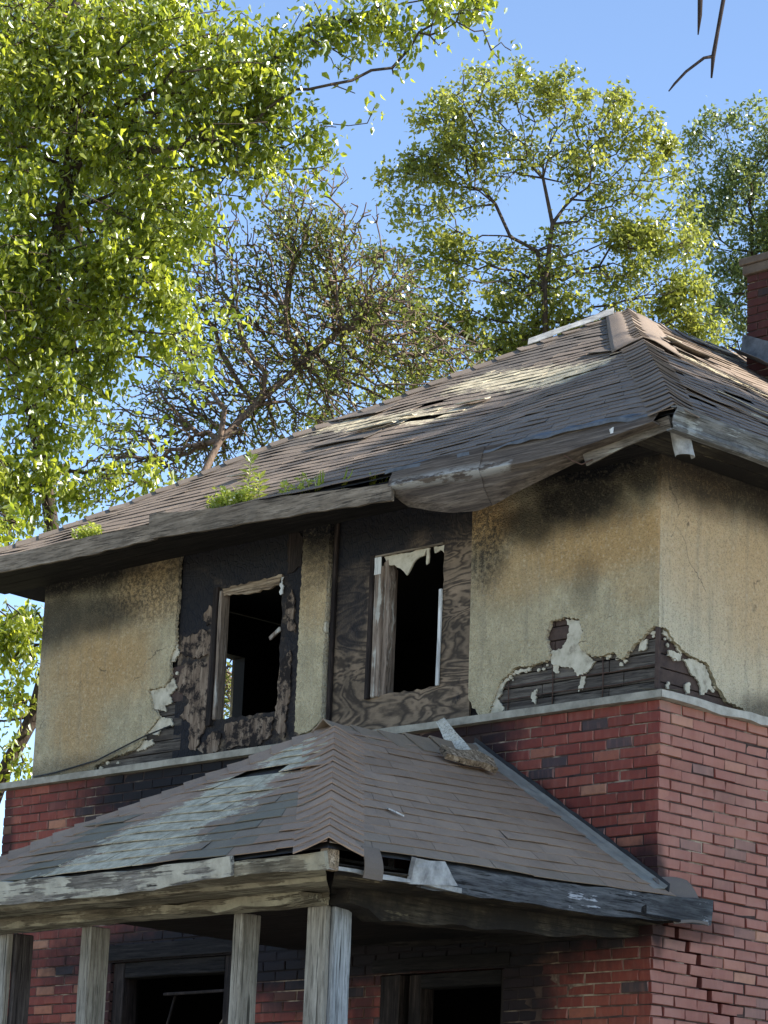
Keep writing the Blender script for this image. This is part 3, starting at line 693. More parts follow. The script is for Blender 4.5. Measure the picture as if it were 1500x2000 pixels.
def crumbs(poly, mapf, n, s0, s1, jit):
    """small flakes of base coat clinging along a broken edge"""
    for k in range(n):
        i_ = _rs.randrange(len(poly)-1); t = _rs.random(); a, b = poly[i_], poly[i_+1]
        cx, cz = a[0]+(b[0]-a[0])*t+_rs.gauss(0, jit), a[1]+(b[1]-a[1])*t+_rs.gauss(0, jit)-jit*.6
        if cz < ST+.02: continue
        r_ = _rs.uniform(s0, s1); m_ = 7
        scrap([(cx+r_*_rs.uniform(.5, 1.2)*math.cos(w*6.283/m_), cz+r_*.7*_rs.uniform(.5, 1.2)*math.sin(w*6.283/m_)) for w in range(m_)], mapf, 300+k, _rs.uniform(.0062, .0139))
crumbs(right_panel[6:13], fm(IN+.0188), 16, .008, .026, .03); crumbs(right_panel[18:26], fm(IN+.0193), 18, .007, .024, .03)
crumbs(left_panel[3:14], fm(IN+.0188), 20, .008, .026, .03); crumbs(side_panel[4:14], sm(-IN-.0188), 22, .008, .026, .035)
# exposed sheathing boards behind
rgx = random.Random(8)
for i, zc in enumerate((5.215, 5.305, 5.395, 5.485, 5.575, 5.665, 5.755)):
    for a, b in ((-1.66, -1.02-.1*(i % 2)), (-1.02-.1*(i % 2)+.006, -.56+.12*(i % 2)), (-.56+.12*(i % 2)+.006, -IN-.034)):
        box('sheathing_board', 'sheath' if zc < 5.5 else 'sheath_d', house, a, b, .1665+rgx.uniform(0, .004), .186, zc-.0415, zc+.0415, .003, i)
for i, zc in enumerate((5.215, 5.305, 5.395, 5.485, 5.575)):
    box('sheathing_board', 'sheath_d', house, -.186, -.1665-rgx.uniform(0, .004), .192, 1.3, zc-.0415, zc+.0415, .003, i+20)
    box('sheathing_board', 'sheath', house, -5.62, -4.60, .1667+rgx.uniform(0, .004), .186, zc-.0415, zc+.0415, .003, i+40)
for i, zc in enumerate((5.665, 5.755, 5.845)): box('sheathing_board', 'sheath_d', house, -5.05, -4.60, .1667, .186, zc-.0415, zc+.0415, .003, i+50)
box('corner_board', 'sheath_d', house, -.168, -.139, .139, .166, ST, 5.60, .002, 3)
for i, x in enumerate((-1.40, -1.02, -.60)): tube('lath_wire', 'wire', house, [(x, .158, ST), (x+.004, .156, 5.3), (x-.003, .158, 5.47)], .004, 5)
for i, z in enumerate((5.275, 5.36)): tube('lath_wire', 'wire', house, [(-1.45, .157, z), (-1.0, .155, z+.006), (-.5, .157, z-.004), (-.16, .156, z+.004)], .0035, 5)

# ---- boarded windows ---------------------------------------------------------
def boarded(hole, x0, x1, mat, seed, frame_l):
    a, b, c, d = hole
    outer = [(x0, Z0+.02), (x1, Z0+.02), (x1, 6.80), (x0, 6.80)]
    inner = ragged([(a, c), (a, d), (b, d), (b, c)], .04, .009, seed)
    w = slab('boarded_window', mat, house, outer, [inner], fm(.168), .018)
    # reveals of the opening
    box('jamb', 'jamb', w, a-.03, a-.002, .192, .26 if frame_l else .34, c-.03, d+.03, .003, seed)
    box('jamb', 'jamb' if not frame_l else 'char_z', w, b+.002, b+.03, .192, .34, c-.03, d+.03, .003, seed+1)
    box('sill', 'char', w, a-.04, b+.04, .192, .36, c-.055, c-.006, .003, seed+2)
    box('head', 'char', w, a-.04, b+.04, .192, .36, d+.006, d+.05, .003, seed+3)
    return w
wl = boarded(HOLE_L, -4.685, -3.345, 'ply_l', 51, True)
wr = boarded(HOLE_R, -3.085, -1.752, 'ply_r', 61, False)
# left window: casing, peeled veneer
box('casing', 'char_z', wl, -4.315, -4.262, .140, .167, 5.40, 6.42, .004, 1)
box('casing', 'jamb', wl, -4.258, -4.225, .152, .235, 5.445, 6.39, .004, 2)
slab('casing', 'rotten', wl, ragged([(-4.22, 6.40), (-4.20, 6.345), (-4.05, 6.335), (-3.9, 6.325), (-3.7, 6.335), (-3.60, 6.36), (-3.60, 6.42), (-3.9, 6.41)], .03, .008, 70), [], fm(.150), .016)
rgv = random.Random(4)
def veneer(poly, w, seed, y=.1555, mat='veneer'):
    P0 = ragged(poly, .022, .013, seed); slab('veneer_flake', mat, w, P0, [], fm(y), .010)
veneer([(-4.66, 5.98), (-4.62, 6.10), (-4.40, 6.12), (-4.30, 6.05), (-4.30, 5.93), (-4.5, 5.92)], wl, 71)
veneer([(-4.66, 5.70), (-4.62, 5.86), (-4.48, 5.90), (-4.32, 5.88), (-4.31, 5.60), (-4.33, 5.40), (-4.42, 5.24), (-4.50, 5.27), (-4.50, 5.45), (-4.62, 5.50), (-4.52, 5.62)], wl, 72)
veneer([(-4.40, 5.25), (-4.25, 5.36), (-4.16, 5.34), (-4.18, 5.22), (-4.32, 5.18)], wl, 73)
veneer([(-3.58, 5.30), (-3.60, 5.42), (-3.58, 5.62), (-3.56, 5.80), (-3.48, 5.86), (-3.46, 5.6), (-3.49, 5.40), (-3.50, 5.24)], wl, 74)
veneer([(-3.52, 6.02), (-3.55, 6.2), (-3.50, 6.30), (-3.46, 6.18), (-3.44, 5.98)], wl, 75)
veneer([(-4.10, 5.22), (-4.12, 5.40), (-3.86, 5.41), (-3.62, 5.40), (-3.63, 5.27), (-3.8, 5.20), (-3.95, 5.23)], wl, 76)
veneer([(-4.43, 6.22), (-4.36, 6.30), (-4.30, 6.26), (-4.30, 6.16), (-4.38, 6.15)], wl, 77)
veneer([(-3.56, 6.72), (-3.55, 6.42), (-3.40, 6.45), (-3.40, 6.66), (-3.48, 6.74)], wl, 78, mat='char_z')
veneer([(-3.61, 6.39), (-3.585, 6.40), (-3.58, 6.28), (-3.605, 6.27)], wl, 79, y=.150, mat='whitetrim')
slab('splinter', 'jamb', wl, [(-3.70, 5.98), (-3.595, 6.04), (-3.59, 6.01), (-3.69, 5.955)], [], fm(.149), .014)
# right window: trim strips, torn vinyl, white stop
box('trim_strip', 'char_z', wr, -3.078, -3.040, .140, .167, Z0+.03, 6.78, .003, 8)
box('casing', 'char_z', wr, -2.71, -2.668, .140, .167, 5.42, 6.42, .004, 9)
box('casing', 'jamb', wr, -2.664, -2.585, .148, .30, 5.43, 6.34, .005, 10)
slab('casing', 'jamb', wr, ragged([(-2.60, 6.36), (-2.585, 5.44), (-2.545, 5.44), (-2.53, 5.9), (-2.525, 6.2), (-2.56, 6.38)], .05, .008, 80), [], fm(.17), .05)
box('trim_strip', 'whitetrim', wr, -2.052, -2.026, .150, .166, 5.44, 6.10, .003, 11)
box('trim_strip', 'wood_x', wr, -2.67, -2.03, .150, .166, 6.405, 6.418, .004, 12)
slab('torn_scrap', 'basecoat', wr, ragged([(-2.60, 6.405), (-2.20, 6.405), (-2.22, 6.36), (-2.30, 6.34), (-2.38, 6.245), (-2.44, 6.30), (-2.50, 6.335), (-2.58, 6.345)], .03, .008, 81), [], fm(.172), .012)
slab('torn_scrap', 'basecoat', wr, ragged([(-2.20, 6.405), (-2.17, 6.405), (-2.175, 6.30), (-2.195, 6.29)], .02, .004, 82), [], fm(.170), .010)
slab('torn_scrap', 'basecoat', wr, ragged([(-2.13, 6.405), (-2.03, 6.405), (-2.035, 6.35), (-2.07, 6.375), (-2.12, 6.36)], .02, .006, 83), [], fm(.170), .010)
slab('torn_scrap', 'whitetrim', wr, ragged([(-2.663, 6.40), (-2.60, 6.40), (-2.60, 6.28), (-2.663, 6.28)], .04, .004, 84), [], fm(.142), .005)
# ground-floor window and door behind the porch: charred frames, dark rooms
wlow = empty('window'); wlow.parent = house
box('frame', 'char_z', wlow, -5.02, -4.90, .03, .16, 1.6, 3.74, .004, 13); box('frame', 'char_z', wlow, -3.84, -3.74, .03, .16, 1.6, 3.74, .004, 14)
box('frame', 'char', wlow, -4.90, -3.84, .03, .16, 3.63, 3.74, .004, 15); box('frame', 'char', wlow, -4.90, -3.84, .05, .16, 1.6, 1.68, .004, 17)
box('lintel', 'char', wlow, -5.14, -3.66, -.02, -.004, 3.752, 3.86, .003, 16)
box('meeting_rail', 'char_z', wlow, -4.50, -3.86, .055, .09, 3.495, 3.515, .004, 18)
tube('fallen_lath', 'char_z', wlow, [(-4.62, .13, 3.0), (-4.50, .12, 3.32), (-4.42, .11, 3.52)], .012, 5)
tube('fallen_lath', 'rotten', wlow, [(-4.2, .12, 3.02), (-3.98, .10, 3.22), (-3.86, .09, 3.34)], .012, 5)
door = empty('doorway'); door.parent = house
box('frame', 'char_z', door, -2.30, -2.12, .0, .16, .62, 3.53, .004, 19); box('frame', 'char_z', door, -2.08, -1.97, .04, .16, .62, 3.53, .004, 20)
box('frame', 'char_z', door, -1.27, -1.215, .03, .16, .62, 3.53, .003, 21); box('frame', 'char', door, -1.97, -1.27, .03, .16, 3.44, 3.53, .004, 22)
box('lintel', 'char', door, -2.36, -1.16, -.02, -.004, 3.545, 3.63, .004, 23)

# ---- main roof ------------------------------------------------------------------
EO = 0.42
APEX = Vector((-3.2, 3.37, 9.15)); EZ = 6.765
ER, EL = Vector((EO, -EO, EZ)), Vector((HX0+IN-.55, -EO, EZ))
RB = Vector((-3.2, 8.6, 9.15)); ERB = Vector((EO, 12.0, EZ)); ELB = Vector((EL.x, 12.0, EZ))
def sag_main(p):
    """old roof: rafters sag between supports and the surface ripples"""
    s = 0.035*mnoise.noise(Vector((p.x*.9, p.y*.9, 7.3)))+0.012*mnoise.noise(Vector((p.x*3.1, p.y*3.1, 2.0)))
    s -= 0.05*math.exp(-((p.x+2.4)/.9)**2-((p.y-.9)/1.0)**2)
    return s
roof = MB()
def deckplane(mb, corners, n=14):
    a, b, c, d = [Vector(q) for q in corners]; rows = []
    for i in range(n+1):
        for j in range(n+1):
            p = a.lerp(b, j/n).lerp(d.lerp(c, j/n), i/n); p = p+Vector((0, 0, sag_main(p)-.022)); rows.append(p)
    mb.add(rows, [(i*(n+1)+j, i*(n+1)+j+1, (i+1)*(n+1)+j+1, (i+1)*(n+1)+j) for i in range(n) for j in range(n)])
deckplane(roof, (EL, ER, APEX, APEX)); deckplane(roof, (ER, ERB, RB, APEX)); deckplane(roof, (ERB, ELB, RB, RB)); deckplane(roof, (ELB, EL, APEX, RB))
roof = roof.build('roof', 'deck', house, smooth=False)

def smooth01(x): x = max(0, min(1, x)); return x*x*(3-2*x)
def seg_d(px, py, ax, ay, bx, by):
    t = max(0, min(1, ((px-ax)*(bx-ax)+(py-ay)*(by-ay))/((bx-ax)**2+(by-ay)**2))); return math.hypot(px-ax-t*(bx-ax), py-ay-t*(by-ay))
def pale_main(p, front):
    if front:
        v = math.exp(-(seg_d(p.x, p.y, -3.6, 2.0, -2.0, 1.45)/.30)**2)*1.05
        v = max(v, math.exp(-(seg_d(p.x, p.y, -4.8, 1.6, -3.0, 1.1)/.24)**2)*.9, math.exp(-(seg_d(p.x, p.y, -6.0, .0, -4.2, .15)/.3)**2)*.35)
        return v+.10*mnoise.noise(Vector((p.x*2, p.y*2, 4)))
    v = math.exp(-(seg_d(p.x, p.y, -2.0, 2.6, -1.1, 3.6)/.25)**2)*.8
    v = max(v, math.exp(-(seg_d(p.x, p.y, -.5, 1.5, -.3, 2.4)/.12)**2)*.9, math.exp(-(seg_d(p.x, p.y, -2.95, 4.2, -2.8, 4.6)/.12)**2))
    return v+.10*mnoise.noise(Vector((p.x*2, p.y*2, 9)))
SH_DONE = []
def shingle_piece(rg, p00, p10, p11, p01, up, lift, th, bump):
    """one tab: lower edge p00-p10, upper edge p01-p11; the butt is th thick and lifted, the head tucks under the next course"""
    m0 = p00.lerp(p10, .5); V = []
    for k, (a, b, h) in enumerate(((p00, p10, lift+th), (p01, p11, .006))):
        for t in (0, .5, 1): V.append(a.lerp(b, t)+up*(h+(rg.uniform(-.004, .007)*bump if k == 0 else 0)))
    for t in (0, .5, 1): V.append(p00.lerp(p10, t)+up*(V[int(t*2)]-p00.lerp(p10, t)).dot(up)-up*th)
    F = [(0, 1, 4, 3), (1, 2, 5, 4), (6, 7, 1, 0), (7, 8, 2, 1), (6, 0, 3), (2, 8, 5)]
    return V, F
def shingle_field(A, B, C, D, nrow, tab, sagf, palef, singles_ok, parent, seed, missing=None, greyf=None, upz=None, th=.007, maxs=300, bump=1.0, cut=None, base=.009, mat='shingle'):
    """courses between eave A-B and head D-C (a side may shrink to a point)"""
    A, B, C, D = map(Vector, (A, B, C, D)); up = (B-A).cross(D-A if (D-A).length > .1 else C-A).normalized()
    if up.z < 0: up = -up
    rg = random.Random(seed); rest = MB(); ra = {'tone': [], 'pale': [], 'grey': []}; ns = 0
    for r in range(nrow):
        t0, t1 = r/nrow, min(1.0, (r+1.25)/nrow)
        a0, b0, a1, b1 = A.lerp(D, t0), B.lerp(C, t0), A.lerp(D, t1), B.lerp(C, t1)
        L0 = (b0-a0).length
        if L0 < .08: continue
        n = max(1, round(L0/tab)); off = rg.uniform(.3, .7)*(r % 2)
        cuts = [0.0]+[(k+off)/n for k in range(0 if off > .05 else 1, n)]+[1.0]
        row_t = rg.uniform(-.1, .1); wav = rg.uniform(0, 50)
        for s0, s1 in zip(cuts[:-1], cuts[1:]):
            if s1-s0 < .1/n: continue
            g = .0015/max(L0, .1)
            q = [a0.lerp(b0, s0+g), a0.lerp(b0, s1-g), a1.lerp(b1, s1-g), a1.lerp(b1, s0+g)]
            drop = (a0-a1).normalized()*(0.006*mnoise.noise(Vector((wav, s0*L0*1.3, r)))+rg.uniform(-.004, .004))*bump
            q[0] += drop; q[1] += drop
            c = (q[0]+q[2])*.5
            if cut and cut(c): continue
            if missing and missing(c, rg): continue
            q = [p+Vector((0, 0, sagf(p))) for p in q]
            lift = base+abs(rg.gauss(0, .003))*bump+(.014*bump if rg.random() < .02 else 0)
            V, F = shingle_piece(rg, *q, up, lift, th, bump)
            tone = min(1, max(0, rg.random()*.7+row_t+.15)); pl = [palef(v) for v in V]; gr = greyf(c) if greyf else 0
            if singles_ok(c) and ns < maxs:
                mesh_obj('shingle', V, F, mat, parent, attrs={'tone': tone, 'pale': pl, 'grey': gr}); ns += 1
            else:
                rest.add(V, F); ra['tone'] += [tone]*len(V); ra['pale'] += pl; ra['grey'] += [gr]*len(V)
    if rest.v:
        o = mesh_obj('shingles', rest.v, rest.f, mat, parent, attrs=ra); o['kind'] = 'stuff'
    return ns
def miss_front(c, rg):
    d = seg_d(c.x, c.y, -4.6, 1.55, -2.1, 1.5)
    return rg.random() < (.02 if d < .25 else .005 if c.x < -2.6 else .001)
grey_front = lambda c: smooth01((mnoise.noise(Vector((c.x*.8, c.y*1.1, 3.3)))+.25)*1.2)*(.9 if c.y > 1.2 else .35)
nsf = shingle_field(EL, ER, APEX, APEX, 36, .33, sag_main, lambda c: pale_main(c, True), lambda c: c.x > -2.9 and c.y < 2.4, roof, 21, miss_front, grey_front, maxs=210, bump=.5, th=.004, base=.0075)
shingle_field(ER, ERB, RB, APEX, 36, .33, sag_main, lambda c: pale_main(c, False), lambda c: c.y < 1.9 and c.x > -1.6, roof, 22, lambda c, rg: rg.random() < .008, grey_front, maxs=90, bump=.5, th=.004, base=.0075)
shingle_field(ELB, EL, APEX, RB, 30, .5, sag_main, lambda c: 0, lambda c: False, roof, 23)
shingle_field(ERB, ELB, RB, RB, 30, .5, sag_main, lambda c: 0, lambda c: False, roof, 24)

def hip_caps(parent, P0, P1, n, w, sagf, up_l, up_r, dir_l, dir_r, lift=.018, seed=1, grey=0.0, t0=0.0, t1=1.0, jit=1.0, mat='shingle'):
    """bent cap shingles along a hip: dir_l/dir_r run down the two slopes away from the hip"""
    rg = random.Random(seed); P0, P1 = Vector(P0), Vector(P1); ax = (P1-P0).normalized(); L = (P1-P0).length/n
    for k in range(n):
        f0 = t0+(t1-t0)*k/n; f1 = t0+(t1-t0)*min(1, (k+1.35)/n)
        rows = []; tilt = rg.uniform(-.01, .01)*jit
        for f, h in ((f0, lift+.013+rg.uniform(0, .008)*jit), ((f0+f1)/2, lift+.006), (f1, lift)):
            p = P0.lerp(P1, f); row = []
            for s in (-1, -.6, -.25, 0, .25, .6, 1):
                d_ = dir_r if s > 0 else dir_l; q = p+d_*abs(s)*w+ax*tilt*s
                hh = h+.010*(1-min(1, abs(s)*2.2))-.006*abs(s)
                q = q+Vector((0, 0, sagf(q)+hh)); row.append(q)
            rows.append(row)
        tone = rg.uniform(.35, .9)
        loft('hip_cap', mat, parent, rows, thick=.007, attrs={'tone': [tone]*21, 'pale': [0.0]*21, 'grey': [grey]*21})
def downdir(hip_vec, up):     # direction on a slope, perpendicular to the hip, pointing away/down
    d_ = hip_vec.cross(up).normalized(); return d_ if d_.z < 0 else -d_
upF = Vector((0, -1, 0)); upF = (ER-EL).cross(APEX-EL).normalized(); upF = upF if upF.z > 0 else -upF
upR = (ERB-ER).cross(APEX-ER).normalized(); upR = upR if upR.z > 0 else -upR
upL = Vector((-upR.x, upR.y, upR.z))
hv = (APEX-ER).normalized()
hip_caps(roof, ER+Vector((.0, .0, .0)), APEX, 34, .17, sag_main, upF, upR, downdir(hv, upF), downdir(hv, upR), .018, 3, 0.15)
hv2 = (APEX-EL).normalized()
hip_caps(roof, EL, APEX, 30, .15, sag_main, upL, upF, downdir(hv2, upL), downdir(hv2, upF), .018, 4, 0.5)
hip_caps(roof, APEX, RB, 26, .16, sag_main, upL, upR, downdir(Vector((0, 1, 0)), upL), downdir(Vector((0, 1, 0)), upR), .02, 5, 0.4)
# wide sheet of roofing folded over the top of the hip, its lower edge lifted
def hip_sheet():
    rows = []; dl, dr = downdir(hv, upF), downdir(hv, upR)
    for i in range(13):
        f = .60+.41*i/12; p = ER.lerp(APEX, f); row = []
        for j in range(15):
            s = -1+2*j/14; d_ = dr if s > 0 else dl
            w = .24 if s < 0 else .34; q = p+d_*abs(s)*w*(1-.25*i/12)-Vector((0, 0, .05*math.exp(-(s/.3)**2)))
            lift = .035+.055*math.exp(-(i/1.6)**2)*math.exp(-((s-.05)/.35)**2)+.02*(1-abs(s))
            row.append(q+Vector((0, 0, sag_main(q)+lift+.006*mnoise.noise(q*5))))
        rows.append(row)
    _hs = loft('hip_sheet', 'shingle', roof, rows, thick=.006, attrs={'tone': [.6]*195, 'pale': [0.0]*195, 'grey': [.25]*195})
    _hs.data.polygons.foreach_set('use_smooth', [True]*len(_hs.data.polygons))
hip_sheet()
# torn membrane and tears on the sunny slope
def on_slope(a, b, lift, front=True):
    """point above the front (x, y) or right slope"""
    z = EZ+(b+EO)*(APEX.z-EZ)/(APEX.y+EO) if front else EZ+(EO-a)*(APEX.z-EZ)/(EO-APEX.x)
    p = Vector((a, b, z)); return p+Vector((0, 0, sag_main(p)+lift))
def flap(mat, pts, lift, curl, front, seed, parent=None, name='torn_flap', tone=.5, pale=0.0, grey=0.0):
    """curled scrap of roofing: quad in plan lofted with a raised edge"""
    a, b, c, d_ = [Vector((q[0], q[1])) for q in pts]; rows = []; rg = random.Random(seed); n = 6
    for i in range(n+1):
        row = []
        for j in range(n+1):
            p = a.lerp(b, j/n).lerp(d_.lerp(c, j/n), i/n)
            row.append(on_slope(p.x+rg.uniform(-.006, .006), p.y+rg.uniform(-.006, .006), lift+curl*(1-i/n)**2, front))
        rows.append(row)
    k = (n+1)**2
    return loft(name, mat, parent, rows, thick=.005, attrs={'tone': [tone]*k, 'pale': [pale]*k, 'grey': [grey]*k})
flap('shingle', [(-2.05, 2.60), (-1.98, 2.95), (-2.22, 3.02), (-2.30, 2.68)], .03, .07, False, 1, roof, tone=.2, grey=.8)
flap('basecoat', [(-2.16, 2.62), (-2.10, 2.72), (-2.24, 2.80), (-2.30, 2.70)], .05, .05, False, 2, roof)
flap('basecoat', [(-2.98, 4.0), (-2.90, 4.42), (-3.02, 4.46), (-3.08, 4.04)], .045, .012, False, 3, roof)
flap('deck', [(-2.0, 2.88), (-1.96, 3.0), (-2.10, 3.04), (-2.12, 2.94)], .04, .02, False, 4, roof)
flap('basecoat', [(-.62, 1.30), (-.50, 2.0), (-.60, 2.06), (-.70, 1.36)], .035, .02, False, 5, roof)
flap('shingle', [(-.30, .5), (-.22, 1.1), (-.40, 1.16), (-.46, .55)], .02, .02, False, 6, roof, tone=.9)
flap('basecoat', [(-3.95, 1.06), (-3.42, 1.0), (-3.44, 1.09), (-3.92, 1.15)], .03, .03, True, 7, roof)
flap('basecoat', [(-3.50, 1.12), (-3.30, 1.09), (-3.32, 1.16), (-3.46, 1.19)], .03, .03, True, 8, roof)
flap('basecoat', [(-3.0, 1.22), (-2.72, 1.24), (-2.74, 1.33), (-2.96, 1.31)], .03, .03, True, 9, roof)
flap('shingle', [(-4.2, .9), (-3.5, .80), (-3.5, 1.0), (-4.15, 1.08)], .02, .02, True, 10, roof, tone=.1, grey=.9)
flap('shingle', [(-2.4, 1.95), (-1.9, 1.75), (-1.95, 1.92), (-2.4, 2.1)], .02, .02, True, 11, roof, tone=.1, grey=.9)
flap('shingle', [(-4.9, 1.7), (-4.2, 1.6), (-4.2, 1.85), (-4.8, 1.95)], .02, .02, True, 12, roof, tone=.2, grey=.9)
flap('basecoat', [(-4.55, .42), (-4.30, .40), (-4.32, .46), (-4.5, .50)], .03, .03, True, 13, roof)
# drip edge strip above the sagging soffit
def drip():
    rows = []
    for (dy, dz) in ((.06, .05), (-.02, .012), (-.03, -.012)):
        rows.append([(x, -EO+dy, EZ+dz+sag_main(Vector((x, -EO, 0)))+.022*mnoise.noise(Vector((x*6, dy*30, 2)))) for x in np.linspace(-2.0, .30, 60)])
    loft('drip_edge', 'drip', roof, rows, thick=.004)
drip()

# ---- chimney --------------------------------------------------------------------
chim = MB(); CX0, CX1, CY0, CY1 = -2.72, -2.10, 4.29, 4.91
chim.box(CX0+.012, CX1-.012, CY0+.012, CY1-.012, 8.2, 9.62); chim = chim.build('chimney', 'mortar', house)
rc = random.Random(77)
for c in range(18):
    z1 = 9.62-c*.069-.005; z0 = z1-.059
    for fi, (ox, oy, rz, ln) in enumerate(((CX0, CY0, 0, CX1-CX0), (CX1, CY0, math.pi/2, CY1-CY0), (CX1, CY1, math.pi, CX1-CX0), (CX0, CY1, -math.pi/2, CY1-CY0))):
        u = 0 if (c+fi) % 2 else -.1
        while u < ln-.03:
            s0, s1 = max(0, u), min(ln, u+.203)
            if s1-s0 > .03 and z1 > 8.5:
                if fi == 0 or (fi == 1 and c < 14):
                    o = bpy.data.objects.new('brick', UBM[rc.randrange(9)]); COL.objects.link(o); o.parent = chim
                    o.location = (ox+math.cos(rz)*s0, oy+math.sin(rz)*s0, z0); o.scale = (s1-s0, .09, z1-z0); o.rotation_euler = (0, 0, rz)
            u += .213
for z0, z1, e in ((9.62, 9.70, .03), (9.70, 9.76, .05)): box('cap', 'cap', chim, CX0-e, CX1+e, CY0-e, CY1+e, z0, z1, .004, int(z1*10))
loft('flashing', 'drip', chim, [[(CX0-.02, CY0-.012, 9.12), (CX0+.3, CY0-.014, 8.98), (CX1+.02, CY0-.012, 8.76)], [(CX0-.04, CY0-.03, 8.95), (CX0+.3, CY0-.05, 8.76), (CX1+.03, CY0-.03, 8.50)], [(CX0-.10, CY0-.16, 9.01), (CX0+.3, CY0-.22, 8.80), (CX1+.06, CY0-.18, 8.54)]], thick=.004)

# ---- eaves ---------------------------------------------------------------------
mb = MB()
for y0, y1 in ((-.40, -.245), (-.235, -.08), (-.07, .13)): mb.box(HX0+IN-.5, -.15 if y1 < 0 else -.14, y0, y1, 6.700, 6.716)
mb.build('soffit', 'char', house)
mb = MB()
for x0, x1 in ((-.13, .06), (.07, .23), (.24, .40)): mb.box(x0, x1, -.40, 11.9, 6.701, 6.717)
mb.build('soffit', 'cream_y', house)
def P3(l, y): return [(x, y, z) for x, z in l]
board('fascia_board', 'wood_x', house, P3([(-6.80, 6.80), (-5.95, 6.79), (-5.28, 6.792), (-4.32, 6.776)], -.425), P3([(-6.80, 6.675), (-5.14, 6.652), (-4.30, 6.66)], -.42), .025, 1, .006)
board('fascia_board', 'wood_x', house, P3([(-4.33, 6.835), (-3.656, 6.772), (-2.93, 6.74), (-2.23, 6.688), (-1.90, 6.668)], -.462), P3([(-4.31, 6.662), (-3.64, 6.62), (-2.92, 6.598), (-2.23, 6.560), (-1.90, 6.552)], -.455), .03, 2, .006)
# collapsed soffit box that hangs from the eave
def sagging():
    top = [(-1.95, 6.775), (-1.53, 6.785), (-1.08, 6.785), (-.64, 6.762), (-.22, 6.760), (.35, 6.765)]
    mid = [(-1.95, 6.650), (-1.4, 6.641), (-1.08, 6.622), (-.77, 6.610), (-.40, 6.615), (-.15, 6.64), (.35, 6.70)]
    bot = [(-1.95, 6.60), (-1.86, 6.54), (-1.67, 6.478), (-1.44, 6.427), (-1.235, 6.408), (-1.10, 6.43), (-.907, 6.485), (-.566, 6.562), (-.27, 6.628), (.0, 6.665), (.35, 6.695)]
    ip = lambda l, x: float(np.interp(x, [p[0] for p in l], [p[1] for p in l]))
    for seg, (xa, xb, nx, dy) in enumerate(((-1.93, -1.12, 24, 0), (-1.135, .30, 34, .009))):
      xs = np.linspace(xa, xb, nx); rows = []; paint = []
      for k in range(8):
        row = []
        for x in xs:
            t, m_, b = ip(top, x), ip(mid, x), ip(bot, x); b = min(b, m_-.004)
            if k <= 3: f = k/3; z = t+(m_-t)*f; y = -.425-.055*f
            else: f = (k-3)/4; z = m_+(b-m_)*f; y = -.480+.03*(f > 0)+.10*f*f
            row.append((x, y+dy+.006*mnoise.noise(Vector((x*3, k, 0))), z+.005*mnoise.noise(Vector((x*5, k*.7, 4)))))
            paint.append(.62 if k == 3 and -1.9 < x < -.85 else 0)
        rows.append(row)
      loft('sagging_soffit', 'soffit', house, rows, thick=.014, attrs={'paint': paint})
sagging()
board('fascia_board', 'paint_dim', house, [(-.33, -.395, 6.66), (0.0, -.40, 6.70), (.375, -.405, 6.726)], [(-.30, -.375, 6.535), (0.0, -.375, 6.60), (.375, -.375, 6.652)], .02, 5, .005)
tube('hanging_wire', 'wire', house, [(-.70, -.46, 6.60), (-.45, -.47, 6.63), (-.36, -.45, 6.56), (-.31, -.42, 6.535), (-.24, -.40, 6.56)], .005, 5)
# crown moulding along the side eave
rows = []
for (dx, dz) in ((.0, .045), (.055, .035), (.052, .012), (.030, -.02), (.020, -.055), (.030, -.085), (.022, -.105), (-.03, -.108)):
    rows.append([(.40+dx+.004*mnoise.noise(Vector((y*3, dx*40, 0))), y, 6.735+dz+.006*mnoise.noise(Vector((y*2, dz*9, 5)))) for y in [12.0-(12.43)*(i/70)**.7 for i in range(71)]])
loft('crown_moulding', 'paint_y2', house, rows, thick=.01)
# stub of a gutter outlet at the corner
rows = []
for i in range(5):
    a = i/4; rows.append([(.30+.055*math.cos(w)+.02*a, -.22+.06*math.sin(w)+.03*a*a, 6.70-.15*a-.02*a*a) for w in np.linspace(-2.6, 1.6, 12)])
loft('gutter_outlet', 'greymetal', house, rows, thick=.004)
# brackets of daylight-white scrap stuck in the soffit
slab('torn_scrap', 'whitetrim', house, ragged([(-.045, 6.70), (-.015, 6.71), (-.01, 6.66), (-.03, 6.655)], .02, .004, 91), [], fm(-.475), .006)

# ================================================================== PORCH
porch = tag(empty('porch'), 'fire-damaged open porch with hipped brown shingle roof and square wooden posts', 'porch')
PA, PB = Vector((.36, -3.08, 3.775)), Vector((.14, 0.0, 3.885))
PK, PW = Vector((-1.36, -1.42, 4.835)), Vector((-1.47, -.02, 4.925))
PA2, PB2 = Vector((-3.13, -3.08, 3.745)), Vector((-3.05, -.02, 3.86))
def sag_porch(p): return 0.016*mnoise.noise(Vector((p.x*1.3, p.y*1.3, 4.1)))+.008*mnoise.noise(Vector((p.x*4, p.y*4, 1.0)))
def deckp(mb, corners, n=10):
    a, b, c, d_ = corners
    V = [a.lerp(b, j/n).lerp(d_.lerp(c, j/n), i/n) for i in range(n+1) for j in range(n+1)]
    mb.add([p+Vector((0, 0, sag_porch(p)-.02)) for p in V], [(i*(n+1)+j, i*(n+1)+j+1, (i+1)*(n+1)+j+1, (i+1)*(n+1)+j) for i in range(n) for j in range(n)])
mb = MB(); deckp(mb, (PA2, PA, PK, PK)); deckp(mb, (PA, PB, PW, PK)); deckp(mb, (PB2, PA2, PK, PW))
proof = mb.build('roof', 'deck', porch)
